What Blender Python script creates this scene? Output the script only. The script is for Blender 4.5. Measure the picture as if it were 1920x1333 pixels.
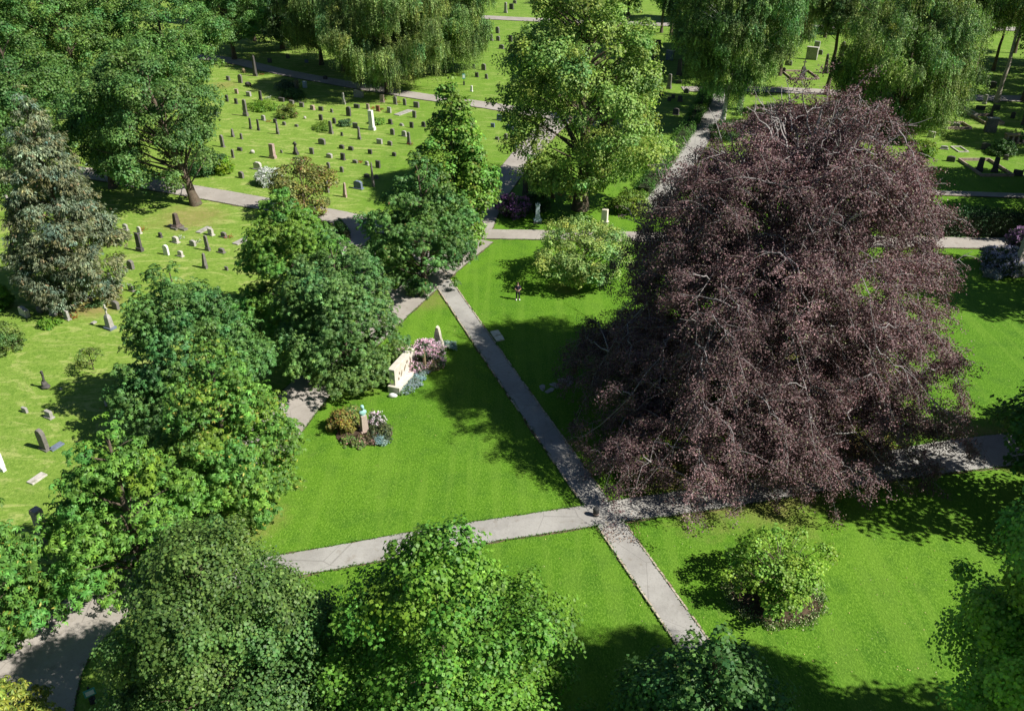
import bpy, bmesh, math, random
import numpy as np
from mathutils import Vector, Matrix

# ------------------------------------------------------------------ camera, sky, sun, exposure
SC = bpy.context.scene
for o in list(bpy.data.objects): bpy.data.objects.remove(o)
PITCH, CAMH, FPX = math.radians(30.6), 36.0, 1600.0
cam = bpy.data.cameras.new('camera'); cam_o = bpy.data.objects.new('camera', cam)
SC.collection.objects.link(cam_o); SC.camera = cam_o
cam_o.location = (0, 0, CAMH); cam_o.rotation_euler = (math.pi/2 - PITCH, 0, 0)
cam.sensor_width = 36; cam.lens = 36*FPX/1920; cam.clip_start = .5; cam.clip_end = 6000
SUN_EL = math.radians(45); SUN_DIR = Vector((.94, -.34, 0)).normalized()
w = bpy.data.worlds.new('World'); SC.world = w; w.use_nodes = True
nt = w.node_tree; nt.nodes.clear()
sky = nt.nodes.new('ShaderNodeTexSky'); sky.sky_type = 'NISHITA'; sky.sun_disc = False
sky.ozone_density = 4.0; sky.dust_density = .4; sky.sun_elevation = SUN_EL; sky.sun_rotation = math.atan2(SUN_DIR.x, SUN_DIR.y)
bg = nt.nodes.new('ShaderNodeBackground'); bg.inputs[1].default_value = .04
wo = nt.nodes.new('ShaderNodeOutputWorld')
nt.links.new(sky.outputs[0], bg.inputs[0]); nt.links.new(bg.outputs[0], wo.inputs[0])
sl = bpy.data.lights.new('sun', 'SUN'); sl.energy = 5.0; sl.angle = math.radians(.53); sl.color = (1, .955, .88)
so = bpy.data.objects.new('sun', sl); SC.collection.objects.link(so)
sd = Vector((SUN_DIR.x*math.cos(SUN_EL), SUN_DIR.y*math.cos(SUN_EL), math.sin(SUN_EL)))
so.rotation_euler = sd.to_track_quat('Z', 'Y').to_euler(); so.location = sd*80
SC.view_settings.view_transform = 'Standard'; SC.view_settings.look = 'None'
SC.view_settings.exposure = 0.72; SC.view_settings.gamma = 1
SC.render.resolution_x, SC.render.resolution_y = 1024, 710

# ------------------------------------------------------------------ helpers
C = SC.collection
RNG = np.random.default_rng(7); random.seed(7)

def at(px, py, z=0.0):
    x = (px-960)/FPX; y = -(py-666.5)/FPX
    d = np.array([x, math.cos(PITCH)+y*math.sin(PITCH), -math.sin(PITCH)+y*math.cos(PITCH)])
    t = (z-CAMH)/d[2]; p = np.array([0, 0, CAMH])+t*d
    return Vector(p)
def scale_at(v):            # pixels (of the 1920 picture) per metre at a point, and the dip angle
    zc = v[1]*math.cos(PITCH)-(v[2]-CAMH)*math.sin(PITCH)
    a = math.atan2(CAMH-v[2], math.hypot(v[0], v[1]))
    return FPX/zc, a
def tag(o, label=None, cat=None, group=None, kind=None):
    if label: o['label'] = label
    if cat: o['category'] = cat
    if group: o['group'] = group
    if kind: o['kind'] = kind
    return o
def empty(name, loc, rz=0):
    o = bpy.data.objects.new(name, None); o.empty_display_size = .3
    o.location = loc; o.rotation_euler = (0, 0, rz); C.objects.link(o); return o
def link(name, me, mats, parent=None, loc=None):
    o = bpy.data.objects.new(name, me); C.objects.link(o)
    for m in (mats if isinstance(mats, (list, tuple)) else [mats]): me.materials.append(m)
    if parent: o.parent = parent
    if loc is not None: o.location = loc
    return o
def bm_obj(name, bm, mats, parent=None, loc=None, smooth=False):
    me = bpy.data.meshes.new(name); bm.normal_update(); bm.to_mesh(me); bm.free()
    if smooth: me.polygons.foreach_set('use_smooth', [True]*len(me.polygons))
    return link(name, me, mats, parent, loc)
def np_mesh(name, V, faces_n, idx, col=None, smooth=False):
    """V (n,3); idx flat loop indices; faces_n verts per face (int, same for every face)"""
    me = bpy.data.meshes.new(name); nf = len(idx)//faces_n
    me.vertices.add(len(V)); me.vertices.foreach_set('co', np.ascontiguousarray(V, dtype=np.float32).ravel())
    me.loops.add(len(idx)); me.loops.foreach_set('vertex_index', np.ascontiguousarray(idx, dtype=np.int32))
    me.polygons.add(nf)
    me.polygons.foreach_set('loop_start', np.arange(0, len(idx), faces_n, dtype=np.int32))
    me.polygons.foreach_set('loop_total', np.full(nf, faces_n, dtype=np.int32))
    if col is not None:
        a = me.attributes.new('tint', 'FLOAT_COLOR', 'FACE')
        c4 = np.ones((nf, 4), dtype=np.float32); c4[:, :3] = col; a.data.foreach_set('color', c4.ravel())
    me.update(calc_edges=True)
    if smooth: me.polygons.foreach_set('use_smooth', [True]*nf)
    return me
def unit(a): return a/np.maximum(np.linalg.norm(a, axis=-1, keepdims=True), 1e-9)
def box(bm, x0, x1, y0, y1, z0, z1, mi=0):
    vs = [bm.verts.new(p) for p in [(x0,y0,z0),(x1,y0,z0),(x1,y1,z0),(x0,y1,z0),(x0,y0,z1),(x1,y0,z1),(x1,y1,z1),(x0,y1,z1)]]
    for f in [(3,2,1,0),(4,5,6,7),(0,1,5,4),(1,2,6,5),(2,3,7,6),(3,0,4,7)]:
        bm.faces.new([vs[i] for i in f]).material_index = mi
def taper(bm, w0, d0, w1, d1, z0, z1, cx=0, cy=0, mi=0):
    a = [bm.verts.new((cx+sx*w0/2, cy+sy*d0/2, z0)) for sx, sy in ((-1,-1),(1,-1),(1,1),(-1,1))]
    b = [bm.verts.new((cx+sx*w1/2, cy+sy*d1/2, z1)) for sx, sy in ((-1,-1),(1,-1),(1,1),(-1,1))]
    bm.faces.new(a[::-1]); bm.faces.new(b)
    for i in range(4): bm.faces.new((a[i], a[(i+1)%4], b[(i+1)%4], b[i])).material_index = mi
def prism(bm, pts, y0, y1):          # outline in x-z, extruded along y
    a = [bm.verts.new((x, y0, z)) for x, z in pts]; b = [bm.verts.new((x, y1, z)) for x, z in pts]
    bm.faces.new(a); bm.faces.new(b[::-1]); n = len(pts)
    for i in range(n): bm.faces.new((a[(i+1)%n], a[i], b[i], b[(i+1)%n]))
def lathe(bm, prof, n=14, cx=0, cy=0):
    rings = [[bm.verts.new((cx+r*math.cos(2*math.pi*i/n), cy+r*math.sin(2*math.pi*i/n), z)) for i in range(n)] for r, z in prof]
    for A, B in zip(rings, rings[1:]):
        for i in range(n): bm.faces.new((A[i], A[(i+1)%n], B[(i+1)%n], B[i]))
    bm.faces.new(rings[0][::-1]); bm.faces.new(rings[-1])
def bevel(bm, w=.02, seg=1):
    bmesh.ops.recalc_face_normals(bm, faces=bm.faces)
    bmesh.ops.bevel(bm, geom=[e for e in bm.edges if len(e.link_faces) == 2 and e.calc_face_angle(0) > .5], offset=w, segments=seg, affect='EDGES', clamp_overlap=True)
def jitter(bm, a, sc=1.0, seed=0):
    r = np.random.default_rng(seed); k = r.normal(size=(6, 3))*sc; ph = r.uniform(0, 6.28, (6, 3))
    for v in bm.verts:
        p = np.array(v.co); s = np.array([sum(math.sin(k[i]@p+ph[i, j]) for i in range(6)) for j in range(3)])/6
        v.co += Vector(s*a)

# ------------------------------------------------------------------ materials
def mat(name):
    m = bpy.data.materials.new(name); m.use_nodes = True; n = m.node_tree; n.nodes.clear()
    return m, n, n.nodes.new('ShaderNodeOutputMaterial')
def N(n, t, **kw):
    x = n.nodes.new(t)
    for k, v in kw.items():
        if k.startswith('i_'):
            key = k[2:]; x.inputs[int(key) if key.isdigit() else key.replace('_', ' ')].default_value = v
        else: setattr(x, k, v)
    return x
def math_n(n, op, a, b=None, clamp=False):
    x = n.nodes.new('ShaderNodeMath'); x.operation = op; x.use_clamp = clamp
    for i, v in enumerate([a, b]):
        if v is None: continue
        if isinstance(v, (int, float)): x.inputs[i].default_value = v
        else: n.links.new(v, x.inputs[i])
    return x.outputs[0]
def mix_c(n, f, a, b, mode='MIX'):
    x = n.nodes.new('ShaderNodeMix'); x.data_type = 'RGBA'; x.blend_type = mode
    for s, v in ((x.inputs[0], f), (x.inputs[6], a), (x.inputs[7], b)):
        if isinstance(v, (int, float)): s.default_value = v
        elif isinstance(v, tuple): s.default_value = (*v, 1) if len(v) == 3 else v
        else: n.links.new(v, s)
    return x.outputs[2]
def noise(n, sc, det=3, rough=.55, vec=None, dist=0):
    x = N(n, 'ShaderNodeTexNoise', i_Scale=sc, i_Detail=det, i_Roughness=rough, i_Distortion=dist)
    if vec is not None: n.links.new(vec, x.inputs['Vector'])
    return x.outputs['Fac']
def ramp01(n, v, lo, hi):
    x = n.nodes.new('ShaderNodeMapRange'); x.interpolation_type = 'SMOOTHSTEP'; n.links.new(v, x.inputs[0])
    x.inputs[1].default_value = lo; x.inputs[2].default_value = hi; return x.outputs[0]
def leaf_mat(name, trans=.28, rough=.45, spec=.4, tr_gain=(1.3, 1.7, .7)):
    m, n, out = mat(name)
    at_ = N(n, 'ShaderNodeAttribute', attribute_name='tint')
    p = N(n, 'ShaderNodeBsdfPrincipled', i_Roughness=rough); p.inputs['Specular IOR Level'].default_value = spec
    n.links.new(at_.outputs['Color'], p.inputs['Base Color'])
    t = N(n, 'ShaderNodeBsdfTranslucent'); n.links.new(mix_c(n, 1.0, at_.outputs['Color'], tr_gain, 'MULTIPLY'), t.inputs[0])
    mx = N(n, 'ShaderNodeMixShader', i_0=trans); n.links.new(p.outputs[0], mx.inputs[1]); n.links.new(t.outputs[0], mx.inputs[2])
    n.links.new(mx.outputs[0], out.inputs[0]); return m
def rough_mat(name, c1, c2, sc=4, rough=.85, bump=.3, c3=None, sc3=1.2, spec=.3, obj=True):
    m, n, out = mat(name)
    tc = N(n, 'ShaderNodeTexCoord'); vec = tc.outputs['Object'] if obj else N(n, 'ShaderNodeNewGeometry').outputs['Position']
    f = ramp01(n, noise(n, sc, 5, .65, vec), .3, .7); c = mix_c(n, f, c1, c2)
    if c3: c = mix_c(n, ramp01(n, noise(n, sc3, 4, .6, vec), .52, .68), c, c3)
    p = N(n, 'ShaderNodeBsdfPrincipled', i_Roughness=rough); p.inputs['Specular IOR Level'].default_value = spec
    n.links.new(c, p.inputs['Base Color'])
    b = N(n, 'ShaderNodeBump', i_Strength=bump, i_Distance=.03); n.links.new(noise(n, sc*5, 4, .6, vec), b.inputs['Height'])
    n.links.new(b.outputs[0], p.inputs['Normal']); n.links.new(p.outputs[0], out.inputs[0]); return m

M = {}
M['leaf'] = leaf_mat('leaf_gloss', .22, .52, .28)
M['leaf_matt'] = leaf_mat('leaf_matt', .22, .6, .25)
M['leaf_purple'] = leaf_mat('leaf_purple', .14, .62, .22, (1.6, .8, .8))
M['petal'] = leaf_mat('petal', .25, .6, .2, (1, 1, 1))
M['bark'] = rough_mat('bark_brown', (.07,.05,.035), (.14,.11,.08), 6, .95, .6, (.09,.1,.06), 1.5)
M['bark_light'] = rough_mat('bark_grey', (.26,.22,.18), (.40,.35,.30), 3, .9, .4, (.16,.16,.11), 1.3)
M['bark_birch'] = rough_mat('bark_birch', (.50,.47,.43), (.70,.68,.64), 2, .8, .2, (.05,.045,.04), 2.2)
M['bark_beech'] = rough_mat('bark_beech', (.20,.18,.175), (.33,.31,.30), 2, .8, .2)
M['soil'] = rough_mat('soil_dark', (.035,.022,.014), (.08,.052,.034), 3, 1, .8, (.11,.075,.05), .9)
M['verge'] = rough_mat('soil_verge', (.10,.075,.045), (.17,.125,.075), 5, 1, .5, (.06,.10,.03), 1.5)
tones = {  # stone colours: base, second, stain
 'd': ((.060,.056,.056),(.105,.096,.09),(.07,.08,.045)), 'g': ((.26,.25,.235),(.38,.36,.33),(.18,.19,.12)),
 'm': ((.125,.115,.108),(.20,.185,.165),(.12,.13,.08)), 'l': ((.38,.36,.32),(.52,.49,.44),(.25,.25,.18)),
 'w': ((.60,.59,.56),(.74,.73,.70),(.42,.42,.37)), 'p': ((.30,.21,.185),(.42,.32,.28),(.18,.16,.12)),
 'r': ((.20,.085,.055),(.28,.13,.09),(.10,.08,.05)), 'b': ((.20,.15,.085),(.32,.25,.15),(.12,.12,.06)),
 's': ((.11,.14,.20),(.16,.19,.26),(.10,.12,.13)), 'c': ((.62,.56,.44),(.74,.69,.57),(.50,.45,.34)), 'v': ((.36,.45,.50),(.5,.58,.62),(.3,.36,.36))}
for k, (a, b, c) in tones.items(): M['st_'+k] = rough_mat('stone_'+k, a, b, 5, .8, .35, c, 1.6)
TONE_WORD = {'d':'dark','g':'grey','m':'weathered','l':'pale','w':'white','p':'pinkish','r':'reddish','b':'brown','s':'slate blue','c':'cream','v':'bluish white'}

# ---- path surface
def path_mat(name, c1, c2, c3, sc=1.0):
    m, n, out = mat(name); g = N(n, 'ShaderNodeNewGeometry').outputs['Position']
    c = mix_c(n, ramp01(n, noise(n, .35*sc, 4, .6, g), .35, .65), c1, c2)
    c = mix_c(n, math_n(n, 'MULTIPLY', ramp01(n, noise(n, 9, 4, .8, g), .45, .75), .45), c, c3)
    c = mix_c(n, math_n(n, 'MULTIPLY', ramp01(n, noise(n, 1.3, 6, .7, g), .54, .72), .5), c, (.17,.14,.10))
    c = mix_c(n, math_n(n, 'MULTIPLY', ramp01(n, noise(n, .8, 5, .75, g, 1.0), .56, .66), .22), c, (.44,.43,.40))
    mpp = N(n, 'ShaderNodeMapping'); mpp.inputs['Scale'].default_value = (.2, .2, .2); n.links.new(g, mpp.inputs[0])
    vo = N(n, 'ShaderNodeTexVoronoi', feature='DISTANCE_TO_EDGE', i_Scale=.8); n.links.new(mpp.outputs[0], vo.inputs['Vector'])
    crack = math_n(n, 'LESS_THAN', vo.outputs['Distance'], math_n(n, 'MULTIPLY', noise(n, 1.5, 2, .5, g), .006))
    c = mix_c(n, math_n(n, 'MULTIPLY', crack, .35), c, (.10,.09,.08))
    p = N(n, 'ShaderNodeBsdfPrincipled', i_Roughness=.9); p.inputs['Specular IOR Level'].default_value = .25
    n.links.new(c, p.inputs['Base Color'])
    b = N(n, 'ShaderNodeBump', i_Strength=.35, i_Distance=.015); n.links.new(noise(n, 30, 4, .7, g), b.inputs['Height'])
    n.links.new(b.outputs[0], p.inputs['Normal']); n.links.new(p.outputs[0], out.inputs[0]); return m
M['asphalt'] = path_mat('path_asphalt', (.275,.265,.245), (.345,.335,.31), (.17,.165,.15))
M['gravel'] = path_mat('path_gravel', (.29,.265,.235), (.36,.33,.295), (.20,.175,.15), .6)

# ---- grass
def grass_mat():
    m, n, out = mat('grass'); g = N(n, 'ShaderNodeNewGeometry').outputs['Position']
    L = n.links.new
    big = noise(n, .06, 3, .5, g); mid = noise(n, .55, 4, .6, g)
    c = mix_c(n, ramp01(n, big, .35, .65), (.082,.198,.010), (.112,.238,.014))
    c = mix_c(n, math_n(n, 'MULTIPLY', ramp01(n, mid, .42, .72), .55), c, (.042,.120,.010))
    # blade clumps : a fine grain, a little stretched
    mp = N(n, 'ShaderNodeMapping'); mp.inputs['Scale'].default_value = (9, 5, 9); mp.inputs['Rotation'].default_value = (0, 0, .7); L(g, mp.inputs[0])
    fine = noise(n, 1.15, 5, .78, mp.outputs[0], .5)
    c = mix_c(n, ramp01(n, fine, .36, .56), mix_c(n, .48, c, (.012,.060,.003)), c)
    c = mix_c(n, math_n(n, 'MULTIPLY', ramp01(n, fine, .50, .66), .65), c, (.205,.355,.050))
    c = mix_c(n, math_n(n, 'MULTIPLY', ramp01(n, noise(n, .22, 5, .7, g, .8), .54, .70), .35), c, (.060,.155,.012))
    c = mix_c(n, math_n(n, 'MULTIPLY', ramp01(n, noise(n, .9, 5, .75, g, .5), .60, .72), .35), c, (.17,.23,.05))
    mb = N(n, 'ShaderNodeMapping'); mb.inputs['Rotation'].default_value = (0, 0, .62); mb.inputs['Scale'].default_value = (.9, .06, 1); L(g, mb.inputs[0])
    c = mix_c(n, math_n(n, 'MULTIPLY', ramp01(n, noise(n, 1.0, 2, .5, mb.outputs[0], .3), .48, .60), .28), c, (.150,.270,.030))
    # the mown, drier burial lawn : pale streaks left by the mower
    sx = N(n, 'ShaderNodeSeparateXYZ'); L(g, sx.inputs[0])
    mr = N(n, 'ShaderNodeMapping'); mr.inputs['Rotation'].default_value = (0, 0, .55); mr.inputs['Scale'].default_value = (.32, .8, 1); L(g, mr.inputs[0])
    streak = noise(n, .62, 6, .72, mr.outputs[0], 2.2)
    # x + wobble < -16 -> burial lawn, far ground too
    lim = math_n(n, 'ADD', math_n(n, 'MULTIPLY', noise(n, .05, 2, .5, g), 10), sx.outputs[0])
    left = math_n(n, 'SUBTRACT', 1.0, ramp01(n, lim, -16, -8))
    far = ramp01(n, sx.outputs[1], 95, 125)
    mown = math_n(n, 'MAXIMUM', left, math_n(n, 'MULTIPLY', far, .55))
    c = mix_c(n, math_n(n, 'MULTIPLY', mown, .6), c, (.215,.305,.055))
    dry = math_n(n, 'MULTIPLY', math_n(n, 'MULTIPLY', ramp01(n, streak, .50, .62), mown), .75)
    c = mix_c(n, dry, c, (.34,.38,.12))
    dk = math_n(n, 'MULTIPLY', math_n(n, 'MULTIPLY', ramp01(n, streak, .47, .33), mown), .5)
    c = mix_c(n, dk, c, (.10,.20,.02))
    gr = noise(n, 3.2, 4, .8, g, .6)
    c = mix_c(n, math_n(n, 'MULTIPLY', math_n(n, 'MULTIPLY', ramp01(n, gr, .50, .36), mown), .65), c, (.075,.165,.016))
    c = mix_c(n, math_n(n, 'MULTIPLY', math_n(n, 'MULTIPLY', ramp01(n, gr, .54, .68), mown), .6), c, (.30,.42,.09))
    # worn and littered patches under trees
    wob = math_n(n, 'MULTIPLY', math_n(n, 'SUBTRACT', noise(n, .5, 4, .7, g), .5), 1.5)
    tot = None
    for (px, py, r, st) in WORN:
        v = at(px, py); d = N(n, 'ShaderNodeVectorMath', operation='DISTANCE'); L(g, d.inputs[0]); d.inputs[1].default_value = v
        q = math_n(n, 'ADD', math_n(n, 'DIVIDE', d.outputs['Value'], r), wob)
        k = n.nodes.new('ShaderNodeMapRange'); L(q, k.inputs[0]); k.inputs[1].default_value = 1.15; k.inputs[2].default_value = .35; k.inputs[3].default_value = 0; k.inputs[4].default_value = st
        tot = k.outputs[0] if tot is None else math_n(n, 'MAXIMUM', tot, k.outputs[0])
    dirt = mix_c(n, ramp01(n, noise(n, 2.4, 5, .75, g), .4, .6), (.30,.20,.10), (.22,.19,.06))
    c = mix_c(n, tot, c, dirt)
    p = N(n, 'ShaderNodeBsdfPrincipled', i_Roughness=.75); p.inputs['Specular IOR Level'].default_value = .15
    L(c, p.inputs['Base Color'])
    b = N(n, 'ShaderNodeBump', i_Strength=.9, i_Distance=.05); L(fine, b.inputs['Height'])
    L(b.outputs[0], p.inputs['Normal']); L(p.outputs[0], out.inputs[0]); return m
WORN = [(1600,850,4.0,.95),(1300,905,4.5,.6),(1500,700,6,.55),(175,575,2.6,.75),(355,408,4.5,.55),(800,565,2.6,.35),(650,700,4,.35),
        (470,975,2.2,.5),(1530,765,4,.5),(1440,930,4,.5),(700,560,3,.4),(1060,540,1.8,.4),(420,160,3,.5),(1350,295,2,.5),(1880,835,3,.6)]
M['grass'] = grass_mat()

# ------------------------------------------------------------------ ground and paths
bm = bmesh.new(); box(bm, -1500, 1500, -300, 3000, -1, 0)
tag(bm_obj('ground', bm, M['grass']), kind='structure')

def resample(pts, step):
    out = []
    for a, b in zip(pts, pts[1:]):
        a = Vector(a); b = Vector(b); k = max(1, int((b-a).length/step))
        out += [a.lerp(b, i/k) for i in range(k)]
    return out+[Vector(pts[-1])]
def smooth_line(pts, it=2):
    for _ in range(it):
        q = [pts[0]]
        for a, b in zip(pts, pts[1:]): q += [a.lerp(b, .25), a.lerp(b, .75)]
        pts = q+[pts[-1]]
    return pts
def strip(name, line, z, m, wob=.05, extra=0., seed=0):
    """line: list of (px, py, width in metres); laid on the ground through its centre points"""
    r = np.random.default_rng(seed)
    P = [Vector((*at(a[0], a[1])[:2], a[2])) for a in line]
    P = resample(smooth_line(P, 2), .5)
    bm = bmesh.new(); L_, R_ = [], []
    for i, p in enumerate(P):
        d = (P[min(i+1, len(P)-1)]-P[max(i-1, 0)]); d.z = 0; d.normalize(); s = Vector((d.y, -d.x, 0))
        h = p.z/2+extra
        L_.append(bm.verts.new(Vector((p.x, p.y, z))-s*(h+r.normal()*wob))); R_.append(bm.verts.new(Vector((p.x, p.y, z))+s*(h+r.normal()*wob)))
    for i in range(len(P)-1): bm.faces.new((L_[i], R_[i], R_[i+1], L_[i+1]))
    bmesh.ops.recalc_face_normals(bm, faces=bm.faces)
    for f in bm.faces:
        if f.normal.z < 0: f.normal_flip()
    return tag(bm_obj(name, bm, m), kind='structure'), P
MAINP = [(772,455,1.68),(832,532,1.68),(960,720,1.68),(1145,983,1.68),(1240,1120,1.68),(1330,1250,1.68),(1420,1380,1.68)]
PATHS = [
 ('main_path', MAINP, 'asphalt'),
 ('lawn_path', [(240,1112,2.0),(400,1085,2.0),(560,1058,1.95),(835,1008,1.95),(1080,972,1.95),(1150,960,2.0),(1240,948,2.1),(1330,935,2.2),(1500,906,2.3),(1640,880,2.6),(1740,862,3.2),(1830,850,3.4),(1960,835,3.4),(2100,830,3.4)], 'asphalt'),
 ('avenue_path', [(5,1460,5.2),(38,1330,5.0),(82,1235,4.4),(166,1150,4.1),(262,1082,3.9),(420,950,3.8),(560,745,3.8),(740,578,3.6),(840,495,3.4),(900,450,3.2)], 'gravel'),
 ('cross_path', [(100,318,3.6),(200,330,3.6),(280,346,3.5),(390,364,3.5),(500,384,3.5),(640,408,3.5),(720,430,3.4),(900,440,2.6),(1010,441,2.6),(1190,445,2.8),(1400,450,2.8),(1780,456,2.9),(1950,458,3)], 'gravel'),
 ('link_path', [(655,415,3.6),(668,470,3.4),(720,580,3.4)], 'gravel'),
 ('chapel_path', [(893,440,3),(915,385,3.3),(948,335,3.5),(1008,262,3.8),(1060,215,4)], 'gravel'),
 ('upper_path', [(330,105,4),(430,112,4),(520,135,3.6),(640,157,3.6),(780,181,3.6),(900,196,3.6),(1060,222,4),(1160,240,4)], 'gravel'),
 ('birch_path', [(1220,400,3.2),(1272,325,3.2),(1318,245,3.3),(1345,190,3.3),(1352,170,3.3)], 'asphalt'),
 ('far_path', [(1280,168,3.5),(1400,168,3.8),(1500,171,4),(1680,182,4),(1960,187,4)], 'gravel'),
 ('top_path', [(700,20,5),(920,35,5),(1220,47,5),(1540,52,5),(1960,56,5)], 'gravel'),
 ('hedge_path', [(1700,361,1.6),(1960,370,1.6)], 'gravel'),
]
z = .006
for i, (nm, ln, mt) in enumerate(PATHS):
    if nm not in ('top_path',): strip(nm.replace('path', 'verge'), ln, z, M['verge'], .06, .09, i); z += .005
z = max(z, .07)
for i, (nm, ln, mt) in enumerate(PATHS): strip(nm, ln, z, M[mt], .02, 0, 50+i); z += .005
def fringe():
    r = np.random.default_rng(44); Q = []
    for nm, ln, mt in PATHS[:6]:
        P = resample(smooth_line([Vector((*at(a[0], a[1])[:2], a[2])) for a in ln], 2), .25)
        for a, b in zip(P, P[1:]):
            if a.y < 20 or a.y > 105: continue
            d = Vector((b.x-a.x, b.y-a.y, 0)).normalized(); sd_ = Vector((d.y, -d.x, 0)); k = 9 if a.y < 70 else 4
            for sg in (-1, 1):
                clump = max(0, math.sin(a.x*1.7+a.y*2.3+sg)+math.sin(a.y*5.1+a.x*.7))*.06
                c = Vector((a.x, a.y, 0))+sd_*sg*(a.z/2+.03)
                for _ in range(k): Q.append(c+d*r.uniform(0, .27)-sd_*sg*abs(r.normal(0, .035+clump*.6))+sd_*sg*r.uniform(0, .10)+Vector((0, 0, .06)))
    Q = np.array([list(q) for q in Q])
    keep = np.ones(len(Q), bool)
    for nm, ln, mt in PATHS[:6]:        # no blades where another path crosses
        P = np.array([[p.x, p.y, p.z] for p in resample(smooth_line([Vector((*at(a[0], a[1])[:2], a[2])) for a in ln], 2), .4)])
        for k0 in range(0, len(Q), 4000):
            dd = np.hypot(Q[k0:k0+4000, None, 0]-P[None, :, 0], Q[k0:k0+4000, None, 1]-P[None, :, 1])-P[None, :, 2]/2
            keep[k0:k0+4000] &= dd.min(1) > -.20
    Q = Q[keep]; n = len(Q); o = empty('grass_fringe', (0, 0, 0)); tag(o, 'grass blades creeping over the edges of the paths', 'grass', None, 'stuff')
    leaf_quads('blades', Q, unit(r.normal(0, .8, (n, 3))*np.array([1, 1, .3])+np.array([0, 0, .35])), unit(r.normal(0, .4, (n, 3))+np.array([0, 0, 1])), r.uniform(.08, .17, n), .045, shade_cols(r, n, (.085,.21,.02), np.zeros(n, int), 1, .3, .12), M['leaf_matt'], o)
# pale stone edging let into both sides of the main path
def edging():
    bm = bmesh.new(); P = resample([Vector((*at(a[0], a[1])[:2], 0)) for a in MAINP], .42); r = random.Random(3)
    for a, b in zip(P, P[1:]):
        mid = (a+b)/2; sc, _ = scale_at((mid.x, mid.y, 0)); d = (b-a).normalized(); s = Vector((d.y, -d.x, 0))
        yy = mid.y
        if at(960, 990).y < yy < at(960, 930).y: continue      # open where the lawn path crosses
        for sg in (-1, 1):
            if r.random() < .12: continue
            c = mid+s*sg*(.87+r.uniform(-.015, .015)); h = .115+r.uniform(-.02, .015); l = .19+r.uniform(-.03, .01)
            M4 = Matrix.Translation((c.x, c.y, 0)) @ Matrix.Rotation(math.atan2(d.y, d.x)+r.uniform(-.05, .05), 4, 'Z')
            b0 = len(bm.verts); box(bm, -l, l, -.05, .05, 0, h); bm.verts.ensure_lookup_table()
            for v in bm.verts[b0:]: v.co = M4 @ v.co
    return tag(bm_obj('path_edging', bm, rough_mat('edging_stone', (.34,.27,.20), (.50,.44,.36), 2, .9, .3, (.22,.12,.08), 1.1)), kind='structure')
edging()

def leaf_quads(name, P, D, Nn, L, W, col, m, parent, bend=.15):
    """one bent lozenge per leaf : base, side, tip, side"""
    P = np.asarray(P); n = len(P); S = unit(np.cross(D, Nn)); Nn = unit(np.cross(S, D))
    L = np.broadcast_to(L, n)[:, None]; W = np.broadcast_to(W, n)[:, None]
    V = np.empty((n, 4, 3), dtype=np.float32)
    V[:, 0] = P; V[:, 1] = P+D*L*.45+S*W*.5+Nn*L*bend; V[:, 2] = P+D*L; V[:, 3] = P+D*L*.45-S*W*.5+Nn*L*bend
    me = np_mesh(name, V.reshape(-1, 3), 4, np.arange(n*4), col)
    return link(name, me, m, parent)
def rand_dirs(r, n):
    v = r.normal(size=(n, 3)); return unit(v)
def tube_arrays(paths, nseg=6):
    """paths: list of (points (k,3), radii (k)) -> one mesh"""
    VV, II, off = [], [], 0
    for pts, rad in paths:
        pts = np.asarray(pts, float); k = len(pts)
        t = np.gradient(pts, axis=0); t = unit(t)
        ref = np.where(np.abs(t[:, 2:3]) > .9, np.array([[1., 0, 0]]), np.array([[0, 0, 1.]]))
        a = unit(np.cross(t, ref)); b = np.cross(t, a)
        ang = np.arange(nseg)*2*np.pi/nseg
        ring = pts[:, None]+(a[:, None]*np.cos(ang)[None, :, None]+b[:, None]*np.sin(ang)[None, :, None])*np.asarray(rad)[:, None, None]
        VV.append(ring.reshape(-1, 3))
        i0 = off+np.arange(k-1)[:, None]*nseg+np.arange(nseg)[None]; i1 = off+np.arange(k-1)[:, None]*nseg+(np.arange(nseg)+1)[None] % nseg
        II.append(np.stack([i0, i1, i1+nseg, i0+nseg], -1).reshape(-1)); off += k*nseg
    return np.concatenate(VV), np.concatenate(II)
def tubes(name, paths, m, parent, nseg=6):
    V, I = tube_arrays(paths, nseg); return link(name, np_mesh(name, V, 4, I, None, True), m, parent)
def bez(p0, p1, p2, k):
    t = np.linspace(0, 1, k)[:, None]; return (1-t)**2*np.asarray(p0)+2*t*(1-t)*np.asarray(p1)+t*t*np.asarray(p2)

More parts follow.
